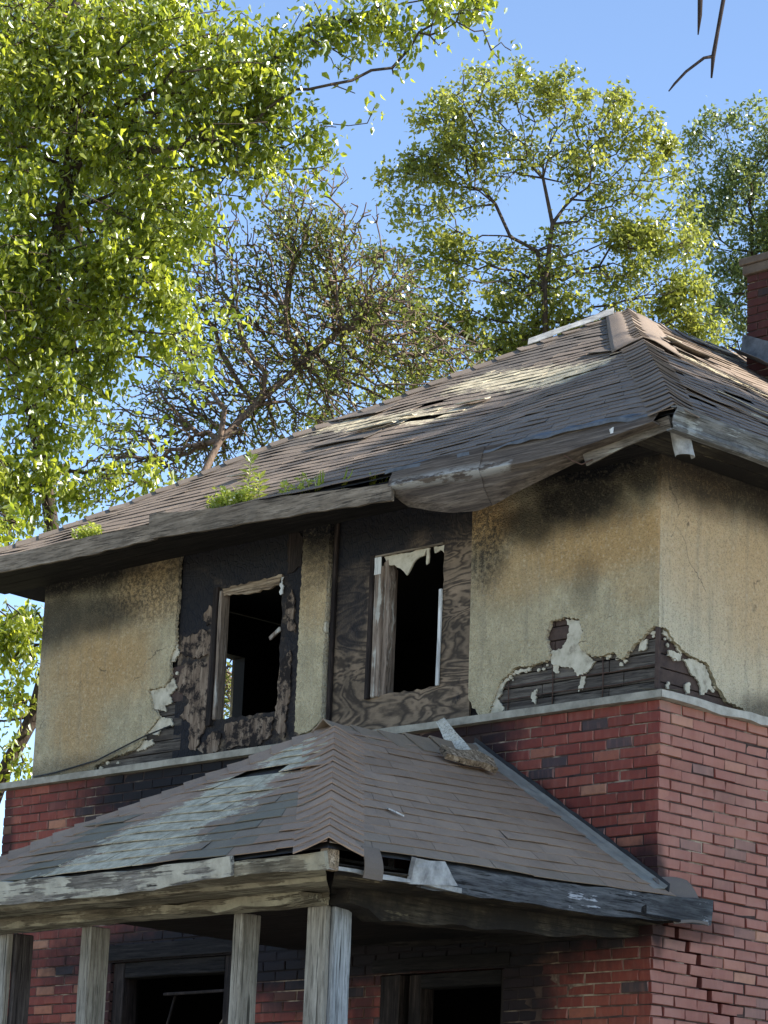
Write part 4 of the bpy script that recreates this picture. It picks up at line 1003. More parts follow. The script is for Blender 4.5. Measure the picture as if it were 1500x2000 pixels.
def pale_porch(c):
    # band of shingles that lost their granules, running down the front slope, torn course by course
    t = (4.80-c.z)/1.0; rw = math.floor((c.z-3.70)/.0667)
    wob = .26*mnoise.noise(Vector((rw*3.7, 1.3, 0)))+.14*mnoise.noise(Vector((c.x*5, c.z*7, 2)))
    dx = (c.x+1.24+.24*t+wob)/(.27+.30*t)
    return math.exp(-dx**4)*1.05+.12*mnoise.noise(Vector((c.x*6, c.z*9, 5)))
def grey_porch(c):
    t = (4.80-c.z)/1.0
    return min(1, max(math.exp(-((c.x+.72)/.32)**2)*(t > .55), math.exp(-((c.x+2.1)/.25)**2)*(t > .6)))
shingle_field(PA2, PA, PK, PK, 16, .40, sag_porch, pale_porch, lambda c: True, proof, 41, lambda c, rg: pale_porch(c) > .55 and rg.random() < .05, grey_porch, th=.004, bump=.7, maxs=140, base=.008, mat='shingle_porch')
shingle_field(PA, PB, PW, PK, 16, .36, sag_porch, lambda c: 0.0, lambda c: True, proof, 42, None, lambda c: .15+.25*(c.z < 3.9), th=.004, bump=.4, maxs=160, base=.008, mat='shingle_porch')
shingle_field(PB2, PA2, PK, PW, 16, .5, sag_porch, lambda c: 0.0, lambda c: False, proof, 43)
pup_f = (PA-PA2).cross(PK-PA2).normalized(); pup_f = pup_f if pup_f.z > 0 else -pup_f
pup_r = (PB-PA).cross(PK-PA).normalized(); pup_r = pup_r if pup_r.z > 0 else -pup_r
phv = (PK-PA).normalized()
hip_caps(proof, PA, PK, 19, .20, sag_porch, pup_f, pup_r, downdir(phv, pup_f), downdir(phv, pup_r), .012, 6, 0.0, jit=.6, mat='shingle_porch')
phv2 = (PK-PA2).normalized(); pup_l = (PA2-PB2).cross(PK-PB2).normalized(); pup_l = pup_l if pup_l.z > 0 else -pup_l
hip_caps(proof, PA2, PK, 19, .16, sag_porch, pup_l, pup_f, downdir(phv2, pup_l), downdir(phv2, pup_f), .012, 7, 0.15, jit=1.0, mat='shingle_porch')
rdl, rdr = downdir((PW-PK).normalized(), pup_l), downdir((PW-PK).normalized(), pup_r)
hip_caps(proof, PK+Vector((0, -.1, -.02)), PW, 6, .20, sag_porch, pup_l, pup_r, rdl, rdr, .022, 8, .55, jit=1.5, mat='shingle_porch')
# lead flashing where the roof meets the wall
rows = []
for k in range(4):
    row = []
    for i in range(25):
        t = i/24; p = PW.lerp(PB, t*.985); dirn = Vector((0, -1, 0)); w = (.0, .05, .10, .15)[k]
        q = p+Vector((-.02, -w, 0))+Vector((0, 0, (.055 if k == 0 else (.040-.006*k)+.008*mnoise.noise(Vector((i*.8, k, 3)))))); q.y += .016*mnoise.noise(Vector((i*.9, k*.2, 0)))*(k == 3)
        if k == 0: q.y = -.016
        row.append(q)
    rows.append(row)
loft('flashing', 'flash', proof, rows, thick=.004)
rows = []
for k in range(3):
    rows.append([PW.lerp(PB, i/24)+Vector((-.03+.0*i, -.014-.006*k, (.085-.045*k)+.014*mnoise.noise(Vector((i*1.3, 7, k))))) for i in range(25)])
loft('flashing', 'deck', proof, rows, thick=.004)
# scrap of roofing that turns the house corner
rows = []
for i in range(6):
    t = i/5; rows.append([(-.02+.17*t*1.0, y, 4.01-.16*t*t-.03*t+.02*math.sin(y*9)) for y in np.linspace(-.06, .26, 8)])
rows = [[(x+.03, y, z-.018*k) for (x, y, z) in r_] for k, r_ in enumerate(rows)]
loft('torn_flap', 'shingle', proof, rows, thick=.007, attrs={'tone': [.5]*48, 'pale': [0]*48, 'grey': [.55]*48})

# fascias, soffit, beams
board('fascia_board', 'paint_x', porch, [(-3.16, -3.09, 3.735), (-2.4, -3.095, 3.755), (-1.2, -3.095, 3.745), (-.35, -3.09, 3.765)], [(-3.16, -3.07, 3.60), (-2.4, -3.07, 3.628), (-1.2, -3.07, 3.625), (-.35, -3.07, 3.665)], .03, 11, .006)
board('fascia_board', 'cream_x', porch, [(-.345, -3.07, 3.735), (.0, -3.075, 3.735), (.355, -3.08, 3.745)], [(-.345, -3.06, 3.665), (.0, -3.06, 3.66), (.355, -3.06, 3.652)], .025, 12, .005)
board('fascia_board', 'paint_y', porch, [(.27, -2.30, 3.800), (.23, -1.5, 3.815), (.19, -.7, 3.85), (.16, .30, 3.90)], [(.25, -2.30, 3.655), (.21, -1.5, 3.675), (.17, -.7, 3.70), (.14, .30, 3.755)], .03, 13, .006)
board('fascia_board', 'greymetal', porch, [(.315, -2.42, 3.80), (.285, -2.16, 3.808)], [(.285, -2.42, 3.66), (.27, -2.05, 3.70)], .03, 14, .008)
box('fascia_stub', 'rotten', porch, .29, .345, -3.07, -2.98, 3.655, 3.765, .006, 15)
board('fascia_lip', 'greymetal', porch, [(.325, -3.05, 3.672), (.27, -2.0, 3.690)], [(.325, -3.05, 3.655), (.27, -2.0, 3.665)], .02, 16, .004)
rows = []
for i in range(7):
    t = i/6; rows.append([(.345+.03*math.sin(t*2.4), y, 3.80-.165*t) for y in np.linspace(-2.83-.0*t, -2.70+.01*t, 6)])
loft('torn_flap', 'shingle', porch, rows, thick=.006, attrs={'tone': [.5]*42, 'pale': [0]*42, 'grey': [.6]*42})
mb = MB(); mb.box(-3.1, .20, -3.03, -.02, 3.735, 3.75); mb.build('ceiling', 'char', porch)
mb = MB()
for i in range(7): y = -2.9+i*.42; mb.box(-2.95, .20, y, y+.045, 3.752, 3.80)
mb.build('joist', 'char', porch)
# crown under the front fascia, then the boxed beam
rows = []
for (dy, dz) in ((-.60, .085), (-.56, .060), (-.40, .052), (-.38, .030), (-.06, .028), (-.05, .0), (-.012, -.002)):
    rows.append([(x, -2.455+dy, 3.612+dz+.004*mnoise.noise(Vector((x*4, dy*9, 1)))) for x in np.linspace(-3.12, -.26+(-dy)*.95, 50)])
loft('crown_moulding', 'cream_x', porch, rows, thick=.008)
rows = []
for (dx, dz) in ((.56, .075), (.52, .055), (.38, .050), (.36, .030), (.06, .028), (.05, .0), (.012, -.002)):
    rows.append([(-.262+dx*(1-.25*(y+2.45)/2.45), y, 3.640+dz*.9+.07*(y+2.45)/2.45+.005*mnoise.noise(Vector((dx*9, y*4, 1)))) for y in np.linspace(-2.45-dx*.95, -.02, 50)])
loft('crown_moulding', 'cream_y', porch, rows, thick=.008)
board('beam', 'cream_x', porch, P3([(-3.17, 3.645), (-1.0, 3.635), (-.262, 3.632)], -2.462), P3([(-3.17, 3.565), (-1.7, 3.575), (-1.0, 3.568), (-.262, 3.570)], -2.462), .16, 21, .004)
board('beam', 'cream_y', porch, [(-.262, -2.455, 3.68), (-.262, -1.2, 3.72), (-.262, -.02, 3.76)], [(-.262, -2.455, 3.572), (-.262, -2.30, 3.56), (-.262, -2.18, 3.515), (-.262, -1.41, 3.555), (-.262, -.02, 3.655)], .15, 22, .006)
board('beam', 'char', porch, P3([(-3.1, 3.85), (-2.4, 3.80), (-1.7, 3.80), (-.4, 3.78)], -.03), P3([(-3.1, 3.74), (-2.4, 3.72), (-1.7, 3.70), (-.4, 3.66)], -.03), .02, 23, .01)
# posts
def post(x0, x1, y0, y1, label, mats=('wood_z',), lean=(0, 0), two=False, zt=3.575):
    o = box('post', mats[0], porch, x0, x1, y0, y1, .62, zt, .004, int(x0*100)); o['label'] = label
    for v in o.data.vertices:
        f = (zt-v.co.z)/3; v.co.x += lean[0]*f; v.co.y += lean[1]*f
    return o
MAT['post_skylit'] = wood_mat('post_skylit', (0.20, 0.21, 0.215), (0.34, 0.36, 0.37), (0.48, 0.50, 0.52), 'z', None, 0, 0.0, 0.35)  # sky light on the corner post's side put into a paler, bluer colour
MAT['post_dark'] = wood_mat('post_dark', (0.04, 0.034, 0.034), (0.075, 0.064, 0.062), (0.13, 0.115, 0.105), 'z', None, 0, 0.1, 0.4)
pp = post(-.435, -.285, -2.455, -2.415, 'weathered front board of the corner post', lean=(0, 0))
pr = post(-.300, -.262, -2.410, -2.275, 'side board of the corner post, tinted pale grey for sky light', mats=('post_skylit',))
post(-1.034, -.955, -2.45, -2.31, 'slim weathered post between the corner posts', lean=(-.03, 0))
post(-2.37, -2.275, -2.45, -2.30, 'slim weathered post under the beam joint', lean=(-.03, 0))
post(-3.22, -3.06, -2.45, -2.41, 'post board at the far corner'); post(-3.075, -3.035, -2.405, -2.27, 'dark post board at the far corner', mats=('post_dark',))
# floor and steps
mb = MB()
for i in range(22): y = -2.75+i*.124; mb.box(-3.3, .05, y, y+.12, .58, .62)
mb.build('floor', 'wood_x', porch)
mb = MB(); mb.box(-3.25, .0, -2.70, -2.55, .0, .58); mb.box(-3.25, -3.1, -2.55, -.02, 0, .58); mb.box(-.15, 0, -2.55, -.1, 0, .58); mb.build('foundation', 'concrete', porch)
for i in range(3): box('step', 'concrete', porch, -2.3, -1.1, -2.75-.3*(i+1), -2.74-.3*i, -.02, .46-.16*i, .003, i)

# ================================================================== LOOSE THINGS ON THE ROOFS
def splintered():
    base = PA.lerp(PB, .9)
    o = board('splintered_board', 'brightwood', None, [(-1.72, -.09, 5.14), (-1.46, -.24, 4.99), (-1.26, -.32, 4.86), (-1.13, -.27, 4.78)], [(-1.76, -.12, 5.11), (-1.53, -.28, 4.95), (-1.29, -.37, 4.81), (-1.16, -.33, 4.74)], .015, 31, .003)
    tag(o, 'long pale splintered lath sticking up off the porch roof by the wall', 'board')
    o = board('broken_board', 'rotten', None, [(-1.20, -.68, 4.80), (-1.16, -.55, 4.78), (-1.17, -.40, 4.80), (-1.12, -.30, 4.76)], [(-1.12, -.70, 4.74), (-1.07, -.57, 4.71), (-1.07, -.42, 4.71), (-1.05, -.32, 4.69)], .04, 32, .006)
    tag(o, 'short rotten brown board lying on the porch roof below the pale lath', 'board')
splintered()
def chip(x, y, n, label, s):
    z = float(PA.z+(PA.x-x)*.63)
    o = slab(n, 'whitetrim', None, [(-.05*s, -.012*s), (.0, -.02*s), (.06*s, -.004*s), (.02*s, .018*s), (-.04*s, .012*s)], [], lambda a, b, t: (x+b*.7+a*.7, y+a*.7-b, z+.02+t-.4*a), .008)
    tag(o, label, 'wood chip')
chip(-.167, -2.08, 'wood_chip', 'small white wood chip lying alone on the porch roof slope', .9)
def ridge_metal():
    rows = []
    for i in range(4):
        t = i/3; rows.append([on_slope(x, y+.12*t, .05+.035*math.sin(t*2.2)+.012*mnoise.noise(Vector((x*7, t, 0))), True)+Vector((-.10*t, 0, 0)) for x, y in zip(np.linspace(-3.72, -3.24, 9), np.linspace(2.78, 3.25, 9))])
    o = loft('metal_flashing', 'greymetal', None, rows, thick=.006)
    tag(o, 'bent white metal flashing strip on the hip beside the roof peak', 'flashing')
ridge_metal()
o = tube('cable', 'cable', None, [(-6.20, .112, 5.205), (-5.95, .115, 5.215), (-5.47, .115, 5.262), (-4.96, .11, 5.384), (-4.684, .13, 5.44)], .006, 6)
tag(o, 'thin black cable running up along the stucco above the ledge', 'cable')

# weeds in the eave -----------------------------------------------------------------
def leaf_faces(base, direc, normal, L, W):
    d_ = direc.normalized(); s = d_.cross(normal).normalized(); n = s.cross(d_)
    return [base, base+d_*L*.45+s*W*.5+n*W*.12, base+d_*L*1.0-n*L*.12, base+d_*L*.45-s*W*.5+n*W*.12, base+d_*L*.5-n*W*.08], [(0, 1, 4), (1, 2, 4), (2, 3, 4), (3, 0, 4)]
def weed(name, x, y, z, h, kind, seed, label, n=26):
    rg = random.Random(seed); V, F, C = [], [], []; st = MB()
    def stem(p0, p1):
        v, f = tube_pts([p0, p0.lerp(p1, .5)+Vector((rg.uniform(-.01, .01), 0, 0)), p1], [.004, .003, .0015], 4); st.add(v, f)
    def leaf(b, d_, L, W):
        v, f = leaf_faces(b, d_, Vector((rg.uniform(-1, 1), rg.uniform(-1, 1), rg.uniform(.2, 1))).normalized(), L, W)
        k = len(V); V.extend(v); F.extend([tuple(i+k for i in q) for q in f]); C.extend([rg.random()]*len(v))
    root = empty(name)
    if kind == 'tall':
        top = Vector((x+.02, y, z+h)); b0 = Vector((x, y, z)); stem(b0, top)
        for i in range(n):
            t = .12+.88*i/n; p = b0.lerp(top, t); a = i*2.4
            leaf(p, Vector((math.cos(a), math.sin(a), .35+.5*(t > .8))), .11*(1.1-.5*t), .026)
    else:
        for i in range(n):
            p0 = Vector((x+rg.gauss(0, .07 if kind == 'clump' else .025), y+rg.uniform(-.03, .03), z)); hh = h*rg.uniform(.35, 1)
            p1 = p0+Vector((rg.gauss(0, .03), rg.gauss(0, .03), hh)); stem(p0, p1)
            if kind == 'grass': leaf(p0, p1-p0, hh*1.05, .018)
            else:
                for k in range(5):
                    a = rg.uniform(0, 6.28); leaf(p0.lerp(p1, rg.uniform(.2, 1)), Vector((math.cos(a), math.sin(a), rg.uniform(.1, .8))), rg.uniform(.03, .055), rg.uniform(.018, .03))
    st.build('stem', 'weed', root, attrs={'rnd': .4})
    mesh_obj('leaves', V, F, 'weed', root, attrs={'rnd': C})
    tag(root, label, 'weed', 'weeds growing in the eave')
weed('tall_weed', -3.47, -.33, 6.80, .36, 'tall', 1, 'tall spiky bright green weed standing in the eave debris', 34)
weed('tall_weed', -3.36, -.34, 6.79, .20, 'tall', 2, 'shorter spiky weed close beside the tall one on the eave', 22)
weed('leafy_weed', -3.72, -.34, 6.80, .17, 'clump', 3, 'wide low leafy weed clump left of the tall weed on the eave', 34)
weed('leafy_weed', -3.52, -.36, 6.78, .14, 'clump', 4, 'dense leafy weed clump around the foot of the tall weed', 36)
weed('leafy_weed', -3.04, -.34, 6.765, .15, 'tuft', 5, 'small upright leafy weed in the middle of the eave', 9)
weed('leafy_weed', -2.88, -.34, 6.76, .15, 'tuft', 6, 'small leafy weed beside the grass tuft on the eave', 9)
weed('grass_tuft', -2.74, -.34, 6.75, .20, 'grass', 7, 'thick upright grass tuft on the eave', 10)
weed('grass_tuft', -2.50, -.34, 6.735, .18, 'grass', 8, 'lone thin grass blade pair further along the eave', 3)
weed('grass_tuft', -2.2, -.34, 6.71, .12, 'grass', 9, 'dark shaded grass wisps next to the sagging soffit', 14)
weed('leafy_weed', -5.15, -.34, 6.80, .13, 'clump', 10, 'pale yellow-green weed clump near the far left end of the eave', 34)

# ================================================================== TREES
def make_tree(name, label, trunk, clumps, dens, leaf, seed, bark='bark', r_tip=.006, rmax=.2, leaf_keep=1.0, pipe=.42, twig_extra=0, bias=.28, leafcat='tree', nfork=6):
    """trunk: list of points; clumps: (x,y,z,radius,weight). A branch graph is grown to points scattered in the clumps."""
    rg = np.random.default_rng(seed); pts = []; wts = []
    for (x, y, z, r, w) in clumps:
        n = max(4, int(dens*(r/.4)**2.2*max(w, .35)))
        q = rg.normal(size=(n, 3)); q /= np.linalg.norm(q, axis=1)[:, None]; q *= (rg.random(n)**(1/2.2))[:, None]*r*1.12
        q[:, 2] *= .92; q += (x, y, z)
        pts.append(q); wts.append(np.full(n, w))
    pts = np.concatenate(pts); wts = np.concatenate(wts)
    if 'void' in leaf:               # gaps between the sprays
        sc_, th_ = leaf['void']; keep = np.array([mnoise.noise(Vector(p)*sc_+Vector((seed, 0, 0))) > th_ for p in pts]); pts, wts = pts[keep], wts[keep]
    T = np.array(trunk, float); nodes = list(T); par = list(range(-1, len(T)-1)); plen = [0.0]
    for i in range(1, len(T)): plen.append(plen[-1]+np.linalg.norm(T[i]-T[i-1]))
    fork = T[-1]; order = np.argsort(np.linalg.norm(pts-fork, axis=1)); nn = len(T)+len(pts)*2
    N = np.zeros((nn, 3)); PL = np.zeros(nn); N[:len(T)] = T; PL[:len(T)] = plen; cnt = len(T); ok0 = max(0, len(T)-nfork)
    PL[:len(T)] -= plen[ok0]; leafw = {}
    for k in order:
        p = pts[k]; dd = np.linalg.norm(N[ok0:cnt]-p, axis=1)+bias*PL[ok0:cnt]; j = int(np.argmin(dd))+ok0
        d1 = np.linalg.norm(N[j]-p)
        if d1 > .35:                       # long reach: bend it
            mid = (N[j]+p)/2+rg.normal(size=3)*d1*.10+np.array([0, 0, d1*.06])
            N[cnt] = mid; PL[cnt] = PL[j]+d1*.5; par.append(j); j = cnt; cnt += 1
        N[cnt] = p; PL[cnt] = PL[j]+np.linalg.norm(N[j]-p); par.append(j); leafw[cnt] = wts[k]; cnt += 1
    N = N[:cnt]; par = np.array(par); load = np.zeros(cnt)
    haschild = np.zeros(cnt, bool); haschild[par[par >= 0]] = True
    load[~haschild] = 1
    for i in range(cnt-1, 0, -1):
        if load[i] == 0: load[i] = 1
        load[par[i]] += load[i]
    rad = np.minimum(rmax, r_tip*load**pipe)
    # branch mesh
    V, F = [], []; idx = np.arange(1, cnt)
    a, b = N[par[idx]], N[idx]; ax = b-a; L = np.linalg.norm(ax, axis=1)+1e-9; ax = ax/L[:, None]
    ref = np.where(np.abs(ax[:, 2:3]) < .9, np.array([[0, 0, 1.0]]), np.array([[1.0, 0, 0]])); s = np.cross(ax, ref); s /= np.linalg.norm(s, axis=1)[:, None]; u = np.cross(s, ax)
    r1 = rad[idx]; r0 = np.minimum(rad[par[idx]], r1*1.35+.001)
    for big in (True, False):
        sel = (r1 > .02) if big else (r1 <= .02); sides = 9 if big else 4; m = int(sel.sum())
        if not m: continue
        ang = np.arange(sides)*2*np.pi/sides
        ring = s[sel][:, None, :]*np.cos(ang)[None, :, None]+u[sel][:, None, :]*np.sin(ang)[None, :, None]
        va = a[sel][:, None, :]+ring*r0[sel][:, None, None]-ax[sel][:, None, :]*(r0[sel]*.5)[:, None, None]
        vb = b[sel][:, None, :]+ring*r1[sel][:, None, None]
        vv = np.concatenate([va, vb], 1).reshape(-1, 3); o0 = sum(len(x) for x in V); V.append(vv)
        k = np.arange(sides); kk = (k+1) % sides
        f = np.stack([k, kk, kk+sides, k+sides], 1)[None]+(np.arange(m)*2*sides)[:, None, None]+o0; F.append(f.reshape(-1, 4))
    V = np.concatenate(V); F = np.concatenate(F)
    root = empty(name)
    tag(root, label, leafcat, 'trees around the house')
    np_mesh('trunk', V, F, bark, root, smooth=True)
    # leaves around the outer nodes
    ids = np.array([i for i in leafw if load[i] <= 5]); W = np.array([leafw[i] for i in ids])
    cntl = rg.poisson(leaf['n']*W*leaf_keep*rg.gamma(leaf.get('k', 1.2), 1/leaf.get('k', 1.2), len(ids))); B = np.repeat(N[ids], cntl, 0); m = len(B)
    # bare twigs at the tips
    B = B+rg.normal(size=(m, 3))*leaf['spread']
    d_ = rg.normal(size=(m, 3))*leaf['rand']+np.array([0, 0, -leaf['droop']]); d_ /= np.linalg.norm(d_, axis=1)[:, None]
    nrm = rg.normal(size=(m, 3))+np.array([0, 0, leaf.get('flat', .6)]); sd = np.cross(d_, nrm); sd /= np.linalg.norm(sd, axis=1)[:, None]+1e-9; nn_ = np.cross(sd, d_)
    Ls = leaf['L']*rg.uniform(.6, 1.25, m)[:, None]; Ws = Ls*leaf['wr']*rg.uniform(.75, 1.2, m)[:, None]; cu = rg.uniform(.05, .22, m)[:, None]
    if leaf.get('six'):
        P = np.stack([B, B+d_*Ls*.30+sd*Ws*.5+nn_*Ws*.15, B+d_*Ls*.68+sd*Ws*.30+nn_*Ws*.1, B+d_*Ls-nn_*Ls*cu, B+d_*Ls*.68-sd*Ws*.30+nn_*Ws*.1, B+d_*Ls*.30-sd*Ws*.5+nn_*Ws*.15, B+d_*Ls*.5-nn_*Ws*.06], 1)
        fi = np.array([(0, 1, 6), (1, 2, 6), (2, 3, 6), (3, 4, 6), (4, 5, 6), (5, 0, 6)]); nv = 7
    else:
        P = np.stack([B, B+d_*Ls*.45+sd*Ws*.5, B+d_*Ls-nn_*Ls*cu, B+d_*Ls*.45-sd*Ws*.5], 1); fi = np.array([(0, 1, 2), (0, 2, 3)]); nv = 4
    FF = (fi[None]+(np.arange(m)*nv)[:, None, None]).reshape(-1, 3)
    rnd = np.repeat(np.clip(rg.random(m)**1.2*.55+.45*np.repeat(rg.random(len(ids)), cntl), 0, 1), nv)
    np_mesh('crown', P.reshape(-1, 3), FF, leaf['mat'], root, attrs={'rnd': rnd})
    return root
def np_mesh(name, V, F, mat, parent, smooth=False, attrs=None):
    me = bpy.data.meshes.new(name); k = F.shape[1]
    me.vertices.add(len(V)); me.vertices.foreach_set('co', V.astype(np.float32).ravel())
    me.loops.add(F.size); me.loops.foreach_set('vertex_index', F.astype(np.int32).ravel())
    me.polygons.add(len(F)); me.polygons.foreach_set('loop_start', np.arange(0, F.size, k, dtype=np.int32))
    if smooth: me.polygons.foreach_set('use_smooth', np.ones(len(F), bool))
    for n_, v in (attrs or {}).items():
        a = me.attributes.new(n_, 'FLOAT', 'POINT'); a.data.foreach_set('value', v.astype(np.float32))
    me.update(calc_edges=True); me.validate(); me.materials.append(MAT[mat])
    o = bpy.data.objects.new(name, me); COL.objects.link(o); o.parent = parent; return o

MAPLE = [(-7.57,0.58,11.73,0.57,1.00),(-7.06,1.06,11.84,0.53,1.00),(-6.58,1.57,11.79,0.48,1.00),(-6.23,1.98,11.64,0.39,1.00),(-7.53,0.89,11.02,0.57,1.00),(-6.99,1.40,11.13,0.53,1.00),(-6.52,1.86,11.16,0.48,1.00),(-6.13,2.21,11.27,0.35,1.00),(-7.80,0.90,10.29,0.57,1.00),(-7.33,1.35,10.36,0.53,1.00),(-6.93,1.69,10.51,0.39,1.00),(-6.46,2.07,10.79,0.31,1.00),(-6.18,2.35,10.80,0.26,0.60),(-5.97,2.50,10.94,0.18,0.70),(-7.90,1.03,9.70,0.53,1.00),(-7.46,1.46,9.72,0.48,1.00),(-7.10,1.77,9.87,0.35,1.00),(-7.03,1.97,9.54,0.26,1.00),(-7.96,1.20,9.06,0.48,1.00),(-7.54,1.57,9.21,0.39,1.00),(-7.19,1.90,9.28,0.26,0.80),(-7.92,1.43,8.56,0.39,1.00),(-7.55,1.73,8.75,0.26,0.70),(-8.14,1.37,8.13,0.35,1.00),(-7.79,1.70,8.19,0.26,0.80),(-7.51,1.96,8.25,0.26,0.80),(-7.21,2.15,8.56,0.18,0.50),(-7.30,2.20,8.18,0.20,0.60),(-7.46,0.57,7.40,0.19,1.00),(-7.43,0.67,7.20,0.13,0.60),(-5.75,2.34,11.96,0.31,0.50),(-5.42,2.63,12.06,0.26,0.60),(-5.25,2.84,11.95,0.18,0.50),(-5.04,2.99,12.13,0.20,0.60),(-4.78,3.22,12.22,0.15,0.50),(-5.74,2.49,11.58,0.22,0.25),(-5.59,2.72,11.38,0.18,0.30),(-5.87,2.52,11.16,0.18,0.60),(-9.09,1.99,7.06,0.32,0.80),(-9.04,2.15,6.76,0.20,0.50),(-9.24,2.12,6.32,0.27,0.40),(-8.02,0.32,11.24,0.70,1.00),(-8.29,0.68,9.55,0.70,1.00),(-8.59,0.95,8.06,0.66,1.00),(-8.79,1.88,12.06,0.75,1.00),(-8.46,2.54,11.18,0.75,1.00),(-9.17,2.25,10.06,0.71,1.00),(-7.77,2.85,12.21,0.56,0.70),(-9.45,2.04,5.96,0.27,0.60),(-7.00,2.18,9.03,0.15,0.70),(-7.01,2.09,9.24,0.13,0.70)]
TANGLE = [(-10.27,6.42,12.45,0.38,1.00),(-10.11,6.65,12.25,0.33,1.00),(-10.47,6.33,12.12,0.44,1.00),(-10.83,6.09,11.79,0.49,0.60),(-10.06,6.86,11.83,0.49,0.80),(-10.96,5.81,12.20,0.38,0.35),(-9.75,7.16,11.85,0.44,0.60),(-10.67,6.41,11.38,0.54,0.70),(-10.24,6.92,11.20,0.54,0.70),(-9.76,7.35,11.33,0.49,0.70),(-11.03,6.18,11.05,0.49,0.60),(-10.65,6.67,10.76,0.49,0.60),(-10.22,7.17,10.58,0.44,0.60),(-11.19,6.22,10.52,0.44,0.60),(-10.88,6.62,10.28,0.33,0.60),(-9.40,7.78,11.14,0.44,0.70),(-11.21,5.88,11.35,0.33,0.50),(-11.41,6.15,10.09,0.33,0.60),(-9.87,6.79,12.52,0.27,0.15),(-10.08,6.43,12.92,0.27,0.12),(-9.76,7.54,10.81,0.33,0.60),(-11.61,5.80,10.50,0.44,0.50),(-11.98,5.57,10.11,0.44,0.50)]
LOCUST = [(-13.57,11.93,16.26,0.47,1.00),(-13.25,12.16,16.54,0.40,1.00),(-12.95,12.42,16.62,0.33,1.00),(-12.62,12.75,16.63,0.33,1.00),(-12.38,13.09,16.39,0.33,0.80),(-12.09,13.37,16.41,0.33,0.80),(-11.96,13.63,16.10,0.40,1.00),(-11.72,13.98,15.79,0.33,0.80),(-13.84,11.86,15.74,0.40,1.00),(-13.50,12.17,15.82,0.53,1.00),(-13.10,12.52,15.97,0.53,1.00),(-12.68,12.94,15.99,0.53,1.00),(-12.32,13.34,15.89,0.53,1.00),(-14.08,11.74,15.40,0.30,1.00),(-13.82,12.05,15.29,0.40,0.80),(-13.45,12.44,15.25,0.40,0.80),(-12.45,13.41,15.37,0.47,1.00),(-12.06,13.77,15.45,0.47,1.00),(-11.71,14.18,15.28,0.33,0.80),(-13.81,12.25,14.78,0.53,1.00),(-13.44,12.64,14.74,0.47,0.80),(-12.82,13.25,14.77,0.33,0.60),(-12.48,13.57,14.86,0.47,1.00),(-12.05,13.99,14.88,0.47,1.00),(-11.69,14.38,14.84,0.33,1.00),(-14.14,12.04,14.44,0.47,1.00),(-13.72,12.58,14.15,0.60,1.00),(-13.25,13.05,14.17,0.60,1.00),(-12.76,13.50,14.27,0.60,1.00),(-12.29,13.97,14.29,0.53,1.00),(-11.87,14.41,14.25,0.47,1.00),(-11.74,14.68,13.88,0.33,1.00),(-14.41,11.97,13.92,0.47,1.00),(-14.08,12.41,13.62,0.53,1.00),(-13.62,12.90,13.58,0.53,1.00),(-13.13,13.34,13.74,0.53,1.00),(-12.65,13.80,13.76,0.47,1.00),(-12.13,14.32,13.79,0.40,1.00),(-14.44,12.23,13.15,0.47,0.80),(-13.99,12.73,13.05,0.40,1.00),(-14.74,11.74,13.64,0.40,0.70),(-13.49,13.17,13.20,0.40,1.00),(-13.00,13.61,13.36,0.40,1.00)]
ASH = [(-13.64,18.50,18.16,0.38,1.00),(-14.11,18.12,17.91,0.26,0.70),(-13.88,18.45,17.64,0.53,1.00),(-13.65,18.76,17.44,0.45,1.00),(-14.28,18.23,17.18,0.38,0.70),(-14.04,18.54,16.98,0.53,1.00),(-13.70,18.96,16.78,0.45,1.00),(-14.36,18.47,16.31,0.45,0.80),(-14.00,18.86,16.26,0.53,1.00),(-14.55,18.48,15.80,0.38,0.70),(-14.31,18.79,15.59,0.45,1.00),(-13.94,19.16,15.61,0.45,1.00),(-14.68,18.53,15.28,0.30,0.70),(-13.30,18.92,17.96,0.60,1.00),(-13.31,19.31,16.88,0.75,1.00),(-14.45,18.85,15.08,0.30,0.60)]
MAPLE += [(-8.8+.9*math.cos(i*2.4)*(1+i*.06), 1.6+.8*math.sin(i*2.4)*(1+i*.06), 12.6+.32*i, .78-.02*i, .8) for i in range(6)]
MAPLE += [(-9.25,2.08,7.17,0.18,1.00),(-9.10,2.21,7.22,0.14,1.00),(-9.24,2.18,6.93,0.21,1.00),(-9.08,2.31,7.03,0.11,0.80),(-9.32,2.22,6.62,0.18,0.70),(-9.21,2.36,6.54,0.11,0.50),(-9.42,2.27,6.22,0.18,0.60),(-9.43,2.37,5.92,0.16,0.60),(-9.32,2.48,5.92,0.09,0.50)]
TANGLE += [(-11.30,5.64,11.76,0.33,0.50),(-11.29,5.81,11.29,0.33,0.50),(-11.49,5.72,11.02,0.33,0.50),(-11.06,5.86,11.78,0.33,0.60),(-11.71,5.66,10.59,0.33,0.60),(-11.48,5.89,10.61,0.33,0.60),(-11.39,6.13,10.20,0.33,0.70),(-11.73,5.87,9.97,0.33,0.70),(-12.14,5.52,9.79,0.33,0.70),(-11.08,6.44,10.21,0.27,0.70),(-12.44,5.29,9.62,0.27,0.60),(-11.24,5.47,12.34,0.27,0.30),(-10.93,5.68,12.62,0.27,0.30),(-10.37,6.19,12.75,0.27,0.50),(-10.14,5.49,7.44,0.25,1.00),(-10.20,5.57,7.09,0.25,1.00),(-11.05,6.03,7.48,0.32,1.00),(-10.77,6.35,7.39,0.26,1.00)]
